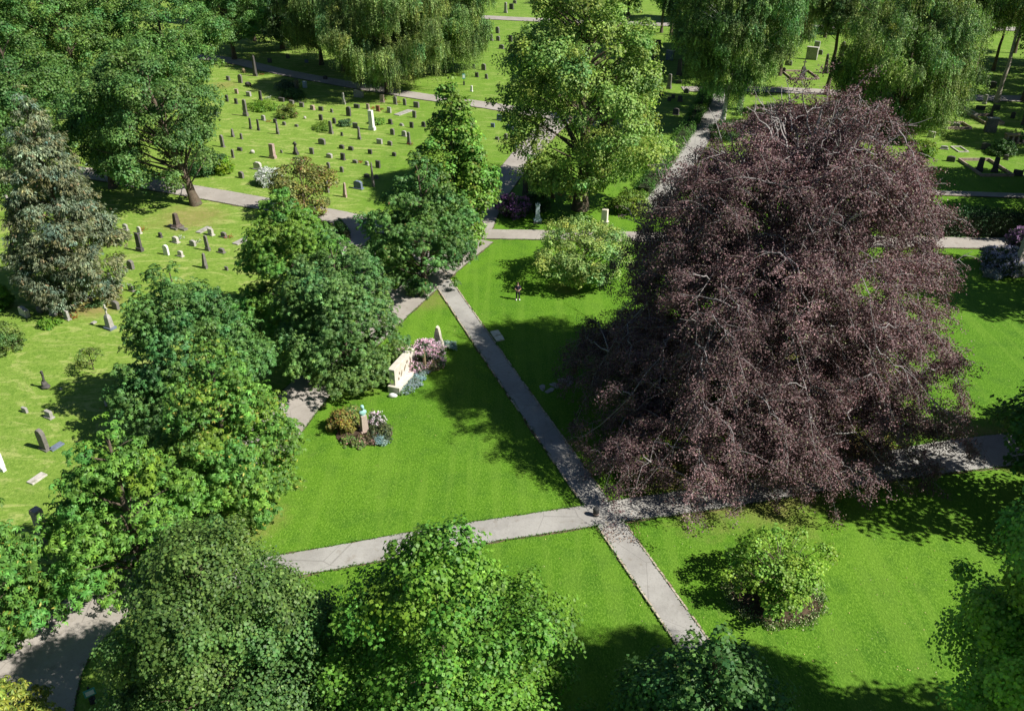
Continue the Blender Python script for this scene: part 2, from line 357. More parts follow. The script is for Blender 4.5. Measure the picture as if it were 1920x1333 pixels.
PROF = {   # (height fraction, radius fraction) of the crown envelope
 'spade': [(0,.55),(.12,.92),(.3,1),(.5,.82),(.7,.56),(.87,.33),(1,.08)],
 'egg': [(0,.55),(.12,.86),(.3,1),(.5,.92),(.7,.70),(.85,.45),(1,.10)],
 'round': [(0,.45),(.15,.8),(.35,.98),(.55,1),(.75,.83),(.9,.55),(1,.18)],
 'cone': [(0,.7),(.1,.95),(.25,1),(.45,.82),(.65,.6),(.85,.34),(1,.06)],
 'dome': [(0,.85),(.2,1),(.45,.95),(.7,.75),(.88,.45),(1,.12)],
 'tall': [(0,.45),(.15,.78),(.4,1),(.65,.92),(.85,.62),(1,.2)]}
def shade_cols(r, n, base, cl_id, ncl, var=.25, hue=.12, accent=None, acc_p=0):
    cv = np.exp(r.normal(0, var*.6, ncl))[cl_id]; lv = np.exp(r.normal(0, var, n)); h = r.normal(0, hue, ncl)[cl_id]+r.normal(0, hue*.7, n)
    c = np.array(base)[None]*(cv*lv)[:, None]; c = c*np.stack([1+h, np.ones(n), 1-h], -1)
    if accent is not None:
        k = r.random(n) < acc_p; c[k] = np.array(accent)[None]*np.exp(r.normal(0, .2, k.sum()))[:, None]
    return np.clip(c, .002, .9)
def crown_tree(name, label, cat, base, h, r_, z0=1.0, prof='egg', seed=1, col=(.05,.13,.02), kind='maple', rc=None, dens=1.0,
               leaf=.18, trunk=.28, bark='bark', off=(0, 0), lean=(0, 0), group=None, accent=None, acc=0, mt='leaf', lump=.18, gaps=1.0,
               limbs=14, var=.22, hue=.10, squash=.62, flower=None, core=True):
    r = np.random.default_rng(seed); base = Vector(base); root = empty(name, base)
    tag(root, label, cat, group)
    H_ = h-z0; pf = np.array(PROF[prof]); rc = rc or max(.7, r_*.24)
    ph = r.uniform(0, 6.28, 8); am = r.uniform(.4, 1, 8)
    def env(th, t):
        b = np.interp(t, pf[:, 0], pf[:, 1])
        w = sum(am[k]*np.sin((k % 4+1)*th*1.0+ph[k]+(3+2*k)*t) for k in range(8))/5
        return r_*b*(1+lump*w)
    A = 2*np.pi*r_*H_*.62+np.pi*r_*r_*.6
    nc = int(A/(np.pi*rc*rc)*1.75*gaps)
    t = r.random(nc*3)**.9; th = r.uniform(0, 2*np.pi, nc*3)
    keep = r.random(nc*3) < np.interp(t, pf[:, 0], pf[:, 1]); t, th = t[keep][:nc], th[keep][:nc]; nc = len(t)
    crad = rc*np.exp(r.normal(0, .32, nc))*.95*np.clip(np.interp(t, pf[:, 0], pf[:, 1])+.35, .5, 1.1)
    f = 1.05-np.abs(r.normal(0, .21, nc)); inner = r.random(nc) < .10; f[inner] *= r.uniform(.35, .75, inner.sum())
    kx = r.random(nc) < .16; f[kx] += r.uniform(.02, .2, kx.sum()); crad[kx] *= .55
    rr = np.maximum(env(th, t)*f-crad*.55, 0)
    axx = off[0]+lean[0]*t; axy = off[1]+lean[1]*t
    Cc = np.stack([axx+rr*np.cos(th), axy+rr*np.sin(th), z0+t*H_-crad*.3], -1)
    Cc[:, 2] = np.maximum(Cc[:, 2], crad*.45)
    out = unit(np.stack([np.cos(th), np.sin(th), .35+1.2*(t-.3)], -1))
    # sprigs over the outer, upper side of each clump
    per = {'chestnut': 9.5/(leaf/.30)**2, 'maple': 62*(.18/leaf)**2, 'birch': 6.5*(.3/leaf)**1.0, 'conifer': 30*(.2/leaf)**2}[kind]*dens
    ns = np.maximum(6, (2*np.pi*crad**2*per*.8).astype(int)); cid = np.repeat(np.arange(nc), ns); n = len(cid)
    d = rand_dirs(r, n); d = unit(d+out[cid]*.55+np.array([0, 0, .30])*(.6 if kind != 'birch' else 0))
    sh = r.uniform(.55, 1.08, n)**.7
    tex = 1+.22*np.sin(d[:, 0]*7+cid)+.18*np.sin(d[:, 1]*9+cid*1.7)
    Pn = Cc[cid]+d*np.array([1, 1, squash])*(crad[cid]*sh*tex)[:, None]
    Pn[:, 2] = np.maximum(Pn[:, 2], .12)
    nrm = unit(d*.8+np.array([0, 0, .75])+r.normal(0, .33, (n, 3)))
    base_c = (col[0]*1.28, col[1]*1.16, col[2]*1.12) if kind != 'conifer' else col
    if kind == 'chestnut':
        k = 6; a0 = r.uniform(0, 6.28, n)
        T = unit(np.cross(nrm, r.normal(size=(n, 3)))); B = np.cross(nrm, T)
        ang = a0[:, None]+np.arange(k)[None]*2*np.pi/k
        Dl = T[:, None]*np.cos(ang)[..., None]+B[:, None]*np.sin(ang)[..., None]-nrm[:, None]*.42+np.array([0, 0, -.28])
        Dl = unit(Dl).reshape(-1, 3); PP = np.repeat(Pn, k, 0); NN = unit(np.repeat(nrm, k, 0)+r.normal(0, .12, (n*k, 3)))
        LL = leaf*np.repeat(r.uniform(.75, 1.15, n), k)*r.uniform(.8, 1.1, n*k); WW = LL*.40
        cc = shade_cols(r, n, base_c, cid, nc, var, hue); cc = np.repeat(cc, k, 0)*np.exp(r.normal(0, .10, n*k))[:, None]
    elif kind == 'birch':
        k = max(6, int(15*dens)); drop = r.uniform(.15, 1.25, n)**1.3*(r_/6)*(1+1.8*(r.random(nc) < .25)[cid])
        u = np.tile(np.arange(k)/k, n); PP = np.repeat(Pn, k, 0); PP[:, 2] -= u*np.repeat(drop, k); PP[:, :2] += (r.normal(0, .065, (n*k, 2))+np.repeat(d[:, :2]*.25, k, 0)*u[:, None])
        PP[:, 2] = np.maximum(PP[:, 2], .3)
        Dl = unit(r.normal(0, .45, (n*k, 3))+np.array([0, 0, -.9])); NN = unit(np.repeat(d, k, 0)+r.normal(0, .5, (n*k, 3))+np.array([0, 0, .3]))
        LL = leaf*r.uniform(.6, 1.2, n*k); WW = LL*.62
        cc = shade_cols(r, n, base_c, cid, nc, var*1.5, hue); cc = np.repeat(cc, k, 0)*(np.exp(r.normal(0, .18, n*k))*(.8+.5*u))[:, None]
    elif kind == 'conifer':
        k = 5; PP = np.repeat(Pn, k, 0)+r.normal(0, .06, (n*k, 3))
        Dl = unit(np.repeat(d*np.array([1, 1, .2]), k, 0)*.8+np.array([0, 0, -.75])+r.normal(0, .35, (n*k, 3)))
        NN = unit(np.repeat(nrm, k, 0)+r.normal(0, .3, (n*k, 3))); LL = leaf*r.uniform(.7, 1.3, n*k); WW = LL*.3
        cc = shade_cols(r, n, base_c, cid, nc, var, hue, accent, acc); cc = np.repeat(cc, k, 0)*np.exp(r.normal(0, .15, n*k))[:, None]
    else:
        PP, NN = Pn, nrm; Dl = unit(np.cross(nrm, r.normal(size=(n, 3)))+np.array([0, 0, -.45])); LL = leaf*r.uniform(.7, 1.25, n); WW = LL*.95
        cc = shade_cols(r, n, base_c, cid, nc, var, hue)
    if accent is not None and kind != 'conifer':
        kx = r.random(len(PP)) < acc; cc[kx] = np.array(accent)[None]*np.exp(r.normal(0, .2, kx.sum()))[:, None]
    cr = leaf_quads('crown', PP, Dl, NN, LL, WW, np.clip(cc, .002, .9), M[mt], root, .12)
    if flower:
        nf, fc, fs = flower; k = r.random(n) < nf; Pf = Pn[k]+nrm[k]*.08; q = len(Pf)*9
        PF = np.repeat(Pf, 9, 0)+r.normal(0, fs*.55, (q, 3)); DF = rand_dirs(r, q); DF[:, 2] = np.abs(DF[:, 2]); 
        leaf_quads('flowers', PF, unit(DF), rand_dirs(r, q), fs*.9, fs*.8, shade_cols(r, q, fc, np.zeros(q, int), 1, .18, .03), M['petal'], root, .1)
    # trunk and limbs
    if trunk:
        top = np.array([off[0]+lean[0], off[1]+lean[1], z0+H_*.86]); k = 12; u = np.linspace(0, 1, k)[:, None]
        wig = np.concatenate([r.normal(0, .05*trunk*4, (k, 2)), np.zeros((k, 1))], 1); wig[:2] = 0
        pts = np.array([0, 0, -.05])*(1-u)+top*u+wig
        pts[:, :2] = np.concatenate([pts[:1, :2]*0, pts[1:, :2]])
        rad = trunk*np.interp(u[:, 0], [0, .04, .12, .5, 1], [1.5, 1.1, .95, .6, .12]); tubes('trunk', [(pts, rad)], M[bark], root, 10)
        sel = r.choice(nc, min(nc, limbs*3), replace=False); pl = []
        for q in sel:
            e = Cc[q]; zt = max(z0*.7, e[2]-np.hypot(e[0]-off[0], e[1]-off[1])*r.uniform(.5, .9)); zt = min(zt, top[2]*.9)
            uu = zt/top[2]; p0 = np.array([np.interp(uu, u[:, 0], pts[:, 0]), np.interp(uu, u[:, 0], pts[:, 1]), zt])
            mid = (p0+e)/2+np.array([0, 0, r.uniform(-.3, .8)])+r.normal(0, .25, 3); rr0 = trunk*(.42 if len(pl) < limbs else .2)*(1-uu*.5)
            pl.append((bez(p0, mid, e, 8), np.linspace(rr0, .02, 8)))
        if pl: tubes('branches', pl, M[bark], root, 5)
    return root

fringe()

# ------------------------------------------------------------------ the copper beech
def copper_beech(base, h, R0, seed=5):
    r = np.random.default_rng(seed); root = empty('copper_beech', base)
    tag(root, 'huge wide weeping copper beech with dark purple leaves and bare grey branches', 'tree')
    trunkp = [(np.array([[0,0,-.05],[.1,0,1.5],[.25,.1,4],[.2,.3,8],[.9,.8,13],[1.9,1.4,h-1.6]]), np.array([1.15,.85,.72,.55,.34,.06]))]
    tubes('trunk', trunkp, M['bark_beech'], root, 14)
    def env(th):          # plan outline of the crown
        return R0*(1+.05*math.sin(2*th+.6)+.07*math.sin(3*th+2.2)+.05*math.sin(5*th+1.0)+.03*math.sin(9*th))
    limbs, tw, LP, LD, LN, LT = [], [], [], [], [], []
    def leaves(p, d, n, spread, tone):
        q = p[None]+r.normal(0, 1, (n, 3))*np.array([spread, spread, spread*.45]); LP.append(q)
        LD.append(unit(d[None]*.5+r.normal(0, .55, (n, 3))+np.array([0, 0, -.45]))); LN.append(unit(r.normal(0, .5, (n, 3))+np.array([0, 0, .8]))); LT.append(np.full(n, tone))
    def dome(q): return (h-.8)*(1-min(.995, q)**1.9)**.66
    NL = 225
    for i in range(NL):
        th = i*2.39996+r.normal(0, .15); lev = 1-(i+.5)/NL; q = math.sqrt(min(1, max(.004, (i+.5)/165)))*r.uniform(.86, 1.07)
        if i % 5 == 0: q *= r.uniform(.6, .9)
        if i >= 165: q = r.uniform(.70, 1.04)
        reach = env(th)*q; lay = (r.uniform(.86, 1.06) if i % 3 else r.uniform(.40, .8))*(1-.16*max(0, math.sin(4*th+1.3)*math.sin(6*q+.5*th)))
        zt = max(r.uniform(.5, 2.2), dome(q)*lay*(1+.08*math.sin(3*th+7*q)+.07*math.sin(6*th-9*q+1)+r.normal(0, .06))-r.uniform(.4, 1.6)); zt = min(zt, dome(q)*1.04+.3); zc = max(dome(q*.66)*lay, zt)+r.uniform(.6, 1.6)
        if i >= 165: zt = r.uniform(.5, 3.0); zc = zt+r.uniform(2, 5)
        z0 = max(2.0, min(zc*.6, h*.75))
        cs = np.array([math.cos(th), math.sin(th), 0]); cx = np.array([.2, .2, 0])+np.array([3.4, 1.6, 0])*max(0, z0/h-.3)
        p0 = cx+np.array([0, 0, z0]); p1 = cx+cs*reach*.58+np.array([0, 0, zc]); p2 = cx+cs*reach+np.array([0, 0, zt])
        k = 15; pts = bez(p0, p1, p2, k); side = np.array([-cs[1], cs[0], 0])
        pts += side[None]*(np.sin(np.linspace(0, 1, k)*r.uniform(3, 8)+r.uniform(0, 6))*np.linspace(0, 1, k)*reach*.13)[:, None]; pts[1:] += r.normal(0, .16, (k-1, 3))
        rad = np.interp(np.linspace(0, 1, k), [0, .3, .75, 1], [.15, .075, .030, .010])*r.uniform(.6, 1.05); limbs.append((pts, rad))
        tone = math.exp(r.normal(0, .16)); cur = [(pts, .30, int(3+reach*.9), tone)]
        for _ in range(3):
            a = r.integers(5, 13); sgn = r.choice([-1, 1]); an = th+sgn*r.uniform(.5, 1.9); ln = r.uniform(1.6, 4.6)*(1 if reach > 5 else .6)
            dd = np.array([math.cos(an), math.sin(an), 0]); p = pts[a]; e = p+dd*ln+np.array([0, 0, r.uniform(-1.6, .5)]); e[2] = max(.5, min(e[2], h-1.5, dome(np.hypot(*(e[:2]-cx[:2]))/env(th))+.9))
            q2 = bez(p, (p+e)/2+np.array([0, 0, ln*r.uniform(.12, .35)]), e, 9); q2[1:] += r.normal(0, .09, (8, 3)); limbs.append((q2, np.linspace(.05, .010, 9)))
            cur.append((q2, .1, int(2+ln*2.4), tone*math.exp(r.normal(0, .12))))
        for (pp, u0, cnt, tn) in cur:
            kk = len(pp)
            for jj in range(cnt):
                u = r.uniform(u0, 1.0)**.8; f = u*(kk-1); a = int(min(f, kk-2)); p = pp[a]+(pp[a+1]-pp[a])*(f-a)
                t = unit((pp[a+1]-pp[a])[None])[0]; sd2 = np.array([-t[1], t[0], 0]); sg = r.choice([-1, 1]); ln = r.uniform(.8, 2.1)
                e = p+(t*r.uniform(.2, .8)+sd2*sg*r.uniform(.3, 1.0))*ln+np.array([0, 0, r.uniform(-.55, .38)*ln]); e[2] = max(e[2], .35)
                m = (p+e)/2+np.array([0, 0, .22*ln]); tp = bez(p, m, e, 6); tw.append((tp, np.linspace(.020, .006, 6)))
                for v in np.linspace(.2, 1.0, 6):
                    f2 = v*5; a2 = int(min(f2, 4)); q = tp[a2]+(tp[a2+1]-tp[a2])*(f2-a2)
                    hang = q+np.array([0, 0, r.uniform(-.45, .22)]); hang[2] = max(hang[2], .25)
                    if r.random() < .08: continue
                    leaves(hang, t, 20, .21, tn)
    # a few bare leaders that stick out of the top and shoulders
    for i in range(46):
        th = r.uniform(0, 6.28); rr = env(th)*r.uniform(.05, .75); zc = dome(rr/R0)
        p = np.array([1.2+rr*math.cos(th), .9+rr*math.sin(th), zc-2.2]); c = np.array([math.cos(th), math.sin(th), 0])
        e = p+c*r.uniform(.6, 2.4)+np.array([0, 0, r.uniform(1.8, 3.2)]); pp = bez(p, p+np.array([0, 0, 1.2])+c*.3, e, 7); pp[1:] += r.normal(0, .07, (6, 3))
        tw.append((pp, np.linspace(.075, .018, 7)))
        for _ in range(4):
            a = pp[r.integers(2, 6)]; g = a+(c*r.uniform(.2, 1)+rand_dirs(r, 1)[0]*.7)*r.uniform(.5, 1.3); g[2] += r.uniform(-.1, .5)
            tw.append((bez(a, (a+g)/2+r.normal(0, .15, 3), g, 5), np.linspace(.03, .01, 5)))
            if r.random() < .6: leaves(g, c, 12, .16, 1.15)
    tubes('limbs', limbs, M['bark_beech'], root, 6); tubes('twigs', tw, M['bark_beech'], root, 3)
    P = np.concatenate(LP); D = np.concatenate(LD); Nn = np.concatenate(LN); T = np.concatenate(LT); n = len(P)
    P[:, 2] = np.maximum(P[:, 2], .2)
    v = np.exp(r.normal(0, .28, n))*T; base_c = np.array([.142, .092, .094])[None]*v[:, None]
    k = r.random(n); base_c[k < .10] = np.array([.20, .115, .118])[None]*v[k < .10][:, None]; base_c[(k > .90)] = np.array([.15, .145, .09])[None]*v[k > .90][:, None]
    L = r.uniform(.09, .145, n); leaf_quads('crown', P, D, Nn, L, L*.74, np.clip(base_c, .003, .9), M['leaf_purple'], root, .1)
    print('beech leaves', n)
    return root
B0 = at(1412, 783); copper_beech((B0.x-.5, B0.y, 0), 23.8, 14.0)

# ------------------------------------------------------------------ trees
def G(px, py): v = at(px, py); return (v.x, v.y, 0)
CH = (.050, .128, .022); MP = (.046, .118, .026); YE = (.30, .30, .05)
T = crown_tree
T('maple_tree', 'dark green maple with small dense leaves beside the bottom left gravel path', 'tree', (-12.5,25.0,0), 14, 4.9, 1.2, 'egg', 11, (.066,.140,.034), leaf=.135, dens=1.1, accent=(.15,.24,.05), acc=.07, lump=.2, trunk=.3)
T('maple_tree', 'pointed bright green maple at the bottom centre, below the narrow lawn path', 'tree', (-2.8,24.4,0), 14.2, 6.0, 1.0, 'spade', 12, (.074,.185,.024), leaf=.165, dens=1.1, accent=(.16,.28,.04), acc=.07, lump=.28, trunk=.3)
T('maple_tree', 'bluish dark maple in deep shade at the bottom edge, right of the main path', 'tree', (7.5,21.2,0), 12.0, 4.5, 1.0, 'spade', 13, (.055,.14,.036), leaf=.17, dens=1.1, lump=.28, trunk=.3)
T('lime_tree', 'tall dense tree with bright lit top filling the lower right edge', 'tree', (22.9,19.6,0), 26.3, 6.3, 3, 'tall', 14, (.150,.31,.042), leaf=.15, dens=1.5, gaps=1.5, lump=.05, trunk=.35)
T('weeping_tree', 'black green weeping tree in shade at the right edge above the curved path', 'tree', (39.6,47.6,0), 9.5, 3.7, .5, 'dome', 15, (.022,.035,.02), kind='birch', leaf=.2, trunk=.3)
T('chestnut_tree', 'chestnut dotted with yellow seed clusters beside the central lawn', 'tree', (-17.5,42.2,0), 12.4, 4.4, .4, 'spade', 16, (.090,.200,.032), kind='chestnut', leaf=.27, accent=YE, acc=.035, trunk=.3, group='chestnuts along the avenue')
T('chestnut_tree', 'dark green chestnut directly behind the yellow dotted chestnut', 'tree', (-23.0,52.2,0), 13.4, 5.1, .5, 'spade', 17, (.066,.160,.040), kind='chestnut', leaf=.28, trunk=.3, group='chestnuts along the avenue')
T('chestnut_tree', 'broad bluish green chestnut overhanging the lawn by the white relief monument', 'tree', (-13.3,58.4,0), 12.2, 5.0, .5, 'egg', 18, (.074,.165,.046), kind='chestnut', leaf=.27, trunk=.3, group='chestnuts along the avenue')
T('chestnut_tree', 'bright green chestnut with pointed top reaching towards the gravel cross path', 'tree', (-18.7,66.4,0), 13.0, 4.9, .8, 'spade', 19, (.076,.190,.030), kind='chestnut', leaf=.29, trunk=.3, group='chestnuts along the avenue')
T('chestnut_tree', 'rounded dark chestnut standing over the top end of the main diagonal path', 'tree', (-8.4,74.2,0), 13.0, 5.5, .9, 'egg', 20, (.062,.150,.038), kind='chestnut', leaf=.30, accent=(.16,.10,.03), acc=.012, trunk=.3, group='chestnuts along the avenue')
T('chestnut_tree', 'fresh green chestnut in front of the slate grave slab at the lower left', 'tree', (-20.9,35.6,0), 11.6, 4.1, .6, 'spade', 21, (.092,.215,.034), kind='chestnut', leaf=.27, trunk=.3, group='chestnuts along the avenue', lump=.25)
T('chestnut_tree', 'chestnut cut by the left edge, trunk on the grass beside the gravel path', 'tree', G(-15,1215), 10.6, 3.7, 1.2, 'egg', 22, (.080,.19,.032), kind='chestnut', leaf=.26, accent=YE, acc=.03, trunk=.25, group='chestnuts along the avenue')
T('chestnut_tree', 'yellow green treetop poking in at the bottom left corner', 'tree', (-22.6,23.3,0), 5.6, 2.4, .6, 'round', 23, (.13,.19,.03), kind='chestnut', leaf=.24, accent=YE, acc=.2, trunk=.2)
T('conifer_tree', 'shaggy grey green conifer with browning sprays on the left', 'tree', G(152,562), 19.6, 4.6, .8, 'cone', 24, (.170,.200,.120), kind='conifer', leaf=.26, dens=.95, accent=(.28,.21,.12), acc=.03, rc=.8, trunk=.42, mt='leaf_matt', lump=.09, var=.28, gaps=1.15)
T('magnolia_tree', 'small light green spreading tree left of the copper beech', 'tree', G(1092,528), 6.4, 4.7, 1.0, 'round', 25, (.20,.30,.085), leaf=.17, rc=.75, dens=.75, lump=.2, trunk=.16, mt='leaf_matt', gaps=.95)
T('lime_tree', 'yellow green slender tree rising behind the dark round chestnut', 'tree', (-6.0,84.2,0), 17.5, 4.4, 1.5, 'spade', 26, (.095,.205,.030), leaf=.30, dens=1.1, trunk=.3, lump=.3, accent=(.15,.17,.03), acc=.08)
T('broadleaf_tree', 'giant light green tree with dark forked limbs at the top centre', 'tree', G(1088,392), 27.5, 9.7, 4.0, 'egg', 27, (.145,.240,.052), leaf=.26, rc=1.5, dens=1.0, trunk=.75, bark='bark', limbs=34, lump=.26, gaps=.95, off=(.1,1.0))
T('maple_tree', 'broad maple with a thick leaning trunk beside the gravel cross path', 'tree', G(368,384), 18.5, 7.6, 3.2, 'round', 28, (.074,.155,.040), leaf=.24, rc=1.3, trunk=.5, off=(-3.6,.8), lump=.24, limbs=20, gaps=.9)
T('yew_tree', 'small brownish olive tree with upright shoots in front of the burial lawn', 'tree', G(572,402), 6.8, 3.6, .5, 'round', 29, (.130,.150,.040), leaf=.24, rc=.75, dens=.75, accent=(.15,.075,.04), acc=.10, trunk=.16, lump=.35, gaps=.85)
# left background mass
bgL = [('broad dark maple behind the shaggy conifer', (72,335), 19, 7.5, 3, 30, (0.062,0.140,0.034)),
 ('small dark tree with a thin trunk between conifer and leaning maple', (212,352), 11, 3.8, 2.5, 31, (0.050,0.123,0.031)),
 ('tall rounded maple behind the leaning maple', (330,205), 21, 8.2, 4, 32, (0.076,0.175,0.042)),
 ('big maple filling the top left, second from the corner', (160,215), 23, 9.5, 4, 33, (0.081,0.179,0.042)),
 ('light green maple in the top left corner', (0,215), 24, 9.0, 4, 34, (0.104,0.203,0.045)),
 ('maple crown hanging over the dark upper path at its left end', (440,112), 21, 8.2, 4, 35, (0.076,0.171,0.042)),
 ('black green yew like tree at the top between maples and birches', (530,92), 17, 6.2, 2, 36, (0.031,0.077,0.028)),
 ('dark tree at the left edge behind the pale headstones', (-40,420), 17, 5.0, 2, 37, (0.053,0.126,0.031))]
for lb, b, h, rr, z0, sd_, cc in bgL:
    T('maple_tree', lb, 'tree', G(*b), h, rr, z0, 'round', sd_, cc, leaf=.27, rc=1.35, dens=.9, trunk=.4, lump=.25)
# weeping birches of the top
bir = [('birch with thin leaning trunk just right of the white trunked birch', (1387,206), 22, 6.6, 6.5, 55, (.09,.15,.05), 'bark_light', 0),
 ('weeping birch left of the shaded trunk at the upper path', (603,122), 23, 7.5, 4, 51, (.11,.165,.05), 'bark', 0),
 ('weeping birch just right of the strands over the upper path', (772,150), 24, 7.0, 4, 52, (.12,.18,.055), 'bark', 0),
 ('dark crowned birch above the bluish capped tomb', (1275,92), 22, 6.5, 7, 53, (.08,.14,.045), 'bark', 0),
 ('birch rising behind the white trunked birch', (1402,128), 24, 7.5, 4, 54, (.09,.15,.05), 'bark', 0),
 ('weeping birch with grey trunk standing in the shade at the top, left of the others', (645,134), 24, 7.5, 5, 40, (0.112,0.173,0.053), 'bark', 0),
 ('weeping birch whose strands hang over the burial lawn at the upper path', (726,176), 25, 9.4, 2.5, 41, (0.120,0.188,0.060), 'bark', 0),
 ('weeping birch between the upper path and the giant light green tree', (838,132), 25, 8.6, 2.5, 42, (0.105,0.180,0.054), 'bark', 0),
 ('tall birch with white trunk leaning beside the narrow path', (1352,243), 27, 7.6, 6.5, 43, (0.102,0.180,0.057), 'bark_birch', 1),
 ('birch with dark bent trunk left of the big square tomb', (1461,142), 24, 7.4, 6.5, 44, (0.099,0.165,0.057), 'bark', 0),
 ('wide weeping birch behind the copper beech crown', (1676,240), 22, 10.0, 1.2, 45, (0.117,0.188,0.060), 'bark', 0),
 ('birch with tilted trunk just behind the top of the copper beech', (1549,178), 22, 5.0, 11, 46, (0.096,0.158,0.054), 'bark', 0),
 ('weeping birch at the very top behind the narrow path', (1330,112), 24, 8.5, 5, 47, (0.087,0.150,0.051), 'bark_light', 0),
 ('leaning birch trunk at the top right beside the far path, nearer of two', (1868,192), 24, 5.5, 13, 48, (0.128,0.195,0.057), 'bark_light', 0),
 ('leaning birch trunk at the top right, further from the far path', (1825,140), 22, 5.5, 8.5, 49, (0.112,0.180,0.054), 'bark', 0),
 ('birch cut by the right edge of the picture near the far path', (1918,190), 22, 4.5, 11, 50, (0.105,0.165,0.054), 'bark', 0)]
for lb, b, h, rr, z0, sd_, cc, bk, ln in bir:
    T('birch_tree', lb, 'tree', G(*b), h, rr, z0, 'tall', sd_, cc, kind='birch', leaf=.22, rc=1.2, dens=.95, trunk=.36, bark=bk, lump=.45, mt='leaf_matt', off=(.6, 0) if ln else (0, 0), lean=(.8, 0) if ln else (.4, 0), gaps=.85, group='birches along the upper paths')
farT = [('dark tree shading the tombs between the giant tree and the white trunked birch', (1322,152), 20, 6.2, 6.5, 93), ('dark tree above the far path behind the white trunked birch', (1425,100), 21, 6.5, 5, 94), ('dark tree beyond the top path right of the big square tomb', (1600,62), 20, 5.5, 5, 95), ('dark tree beyond the far path right of the wide weeping birch', (1800,120), 20, 5.5, 8, 96),('dark tree over the shaded lawn at the top, left of the birches', (478,78), 18, 5.5, 3, 71), ('dark tree behind the first birches at the top', (585,62), 20, 6.5, 3, 72), ('dark tree left of the small thin trees at the top', (1178,28), 18, 6, 3, 73),
 ('dark tree shading the tombs at the top, right of the giant tree', (1296,40), 19, 6, 5, 74), ('dark round tree far behind the big square tomb', (1475,22), 18, 6, 2, 75), ('dark tree behind the wide weeping birch, right side', (1765,72), 18, 6, 3, 76),
 ('dark tree between the leaning birch trunks and the right edge', (1902,100), 20, 6, 7, 77), ('far dark tree at the top left of the small lawn gap', (770,40), 19, 7, 3, 78), ('far dark tree at the top beyond the leaning trunks', (1720,18), 18, 7, 2, 79), ('far dark tree over the upper path left end', (405,40), 20, 7, 3, 87),
 ('dark trunked tree on the lawn beyond the top path, right of centre', (1546,71), 17, 5, 5.5, 60), ('first of two thin trees beyond the shaded tombs at the top', (1240,62), 18, 4.6, 6.5, 61),
 ('second of two thin trees beyond the shaded tombs at the top', (1258,66), 17, 4.4, 7.5, 62), ('far tree at the top behind the wide weeping birch', (1650,40), 18, 7, 2, 63),
 ('far tree at the top right corner beyond the top path', (1850,30), 19, 7, 3, 64), ('far tree at the top behind the white trunked birch', (1420,25), 19, 7, 2.5, 65),
 ('far dark tree at the top behind the hanging birches', (700,40), 20, 7, 3, 66), ('far dark tree at the top beyond the black green tree', (560,30), 20, 8, 2, 67), ('far tree beyond the top path above the giant tree', (1120,10), 18, 7, 3, 68),
 ('slim trunked tree at the top right between the birches', (1862,133), 18, 4, 10, 69), ('far tree above the small lawn gap at the top', (840,5), 18, 6, 4, 70)]
for lb, b, h, rr, z0, sd_ in farT:
    T('deciduous_tree', lb, 'tree', G(*b), h, rr, z0, 'round', sd_, (.07,.16,.036), leaf=.34, rc=1.5, dens=.8, trunk=.3)
# trees standing just outside the picture on the right; their shade falls on the lawn
for i, (x, y, h, rr, sd_) in enumerate([(106,152,21,8,88),(113,135,22,8,89),(103,170,20,8,90),(83,117,20,7,91),(92,129,21,7,92),(68,102,15,4.5,97),(98,142,21,8,98),(57,70,19,7.5,80),(62,87.5,18,6.5,81),(70,97,18,6,82),(34.5,40.5,18,4.4,83),(32.3,19.4,18.5,4.9,84)]):
    T('deciduous_tree', 'leafy tree just outside the right of the picture casting shade on the lawn', 'tree', (x,y,0), h, rr, 2, 'round', sd_, (.05,.12,.025), leaf=.3, rc=1.5, dens=.8, trunk=.35, group='trees outside the right edge')

# ------------------------------------------------------------------ shrubs, hedges, beds
def shrub(name, label, b, h, rr, seed, col, leaf=.12, **kw):
    kw.setdefault('kind', 'maple'); kw.setdefault('rc', max(.22, rr*.33)); kw.setdefault('trunk', .05); kw.setdefault('prof', 'round'); kw.setdefault('z0', .02); kw.setdefault('cat', 'shrub')
    cat = kw.pop('cat'); z0 = kw.pop('z0'); pr = kw.pop('prof')
    return T(name, label, cat, G(*b), h, rr, z0, pr, seed, col, leaf=leaf, **kw)
shrub('tree_peony', 'fresh green bushy shrub in a round flower bed on the right lawn', (1450,1116), 4.0, 2.75, 100, (.130,.255,.034), .15, dens=.85, rc=.55, lump=.5, trunk=.09, limbs=26, gaps=.72, z0=.6)
shrub('shrub', 'dark leafy shrub under the leaning maple beside the burial lawn', (392,322), 3.2, 2.4, 101, (.045,.11,.03), .2)
shrub('ball_shrub', 'bright yellow green round shrub beside the dark leafy shrub', (421,325), 2.3, 1.25, 102, (.12,.22,.015), .14, rc=.35)
shrub('shrub', 'low round green and reddish shrub on the burial lawn', (538,219), 2.0, 1.75, 103, (.085,.15,.025), .16, accent=(.16,.06,.03), acc=.08)
shrub('weed_patch', 'patch of tall bright weeds left of the low round shrub', (492,204), 1.0, 2.6, 104, (.10,.21,.02), .16, cat='plant', trunk=0)
shrub('shrub', 'small blue green shrub beside the tall rounded slabs of the burial lawn', (648,236), 1.1, 1.0, 105, (.06,.13,.05), .14)
shrub('grass_tuft', 'clump of long bright grass beside the tall white pillar stone', (706,232), .9, 1.1, 106, (.09,.2,.025), .14, cat='plant', trunk=0)
shrub('grass_tuft', 'clump of long grass left of the tall dark rounded slab', (603,243), .5, 1.6, 107, (.10,.2,.03), .13, cat='plant', trunk=0)
shrub('clipped_shrub', 'clipped bright green dome at the left edge', (-2,578), 2.6, 1.35, 108, (.075,.18,.018), .10, rc=.4, dens=1.4, lump=.05)
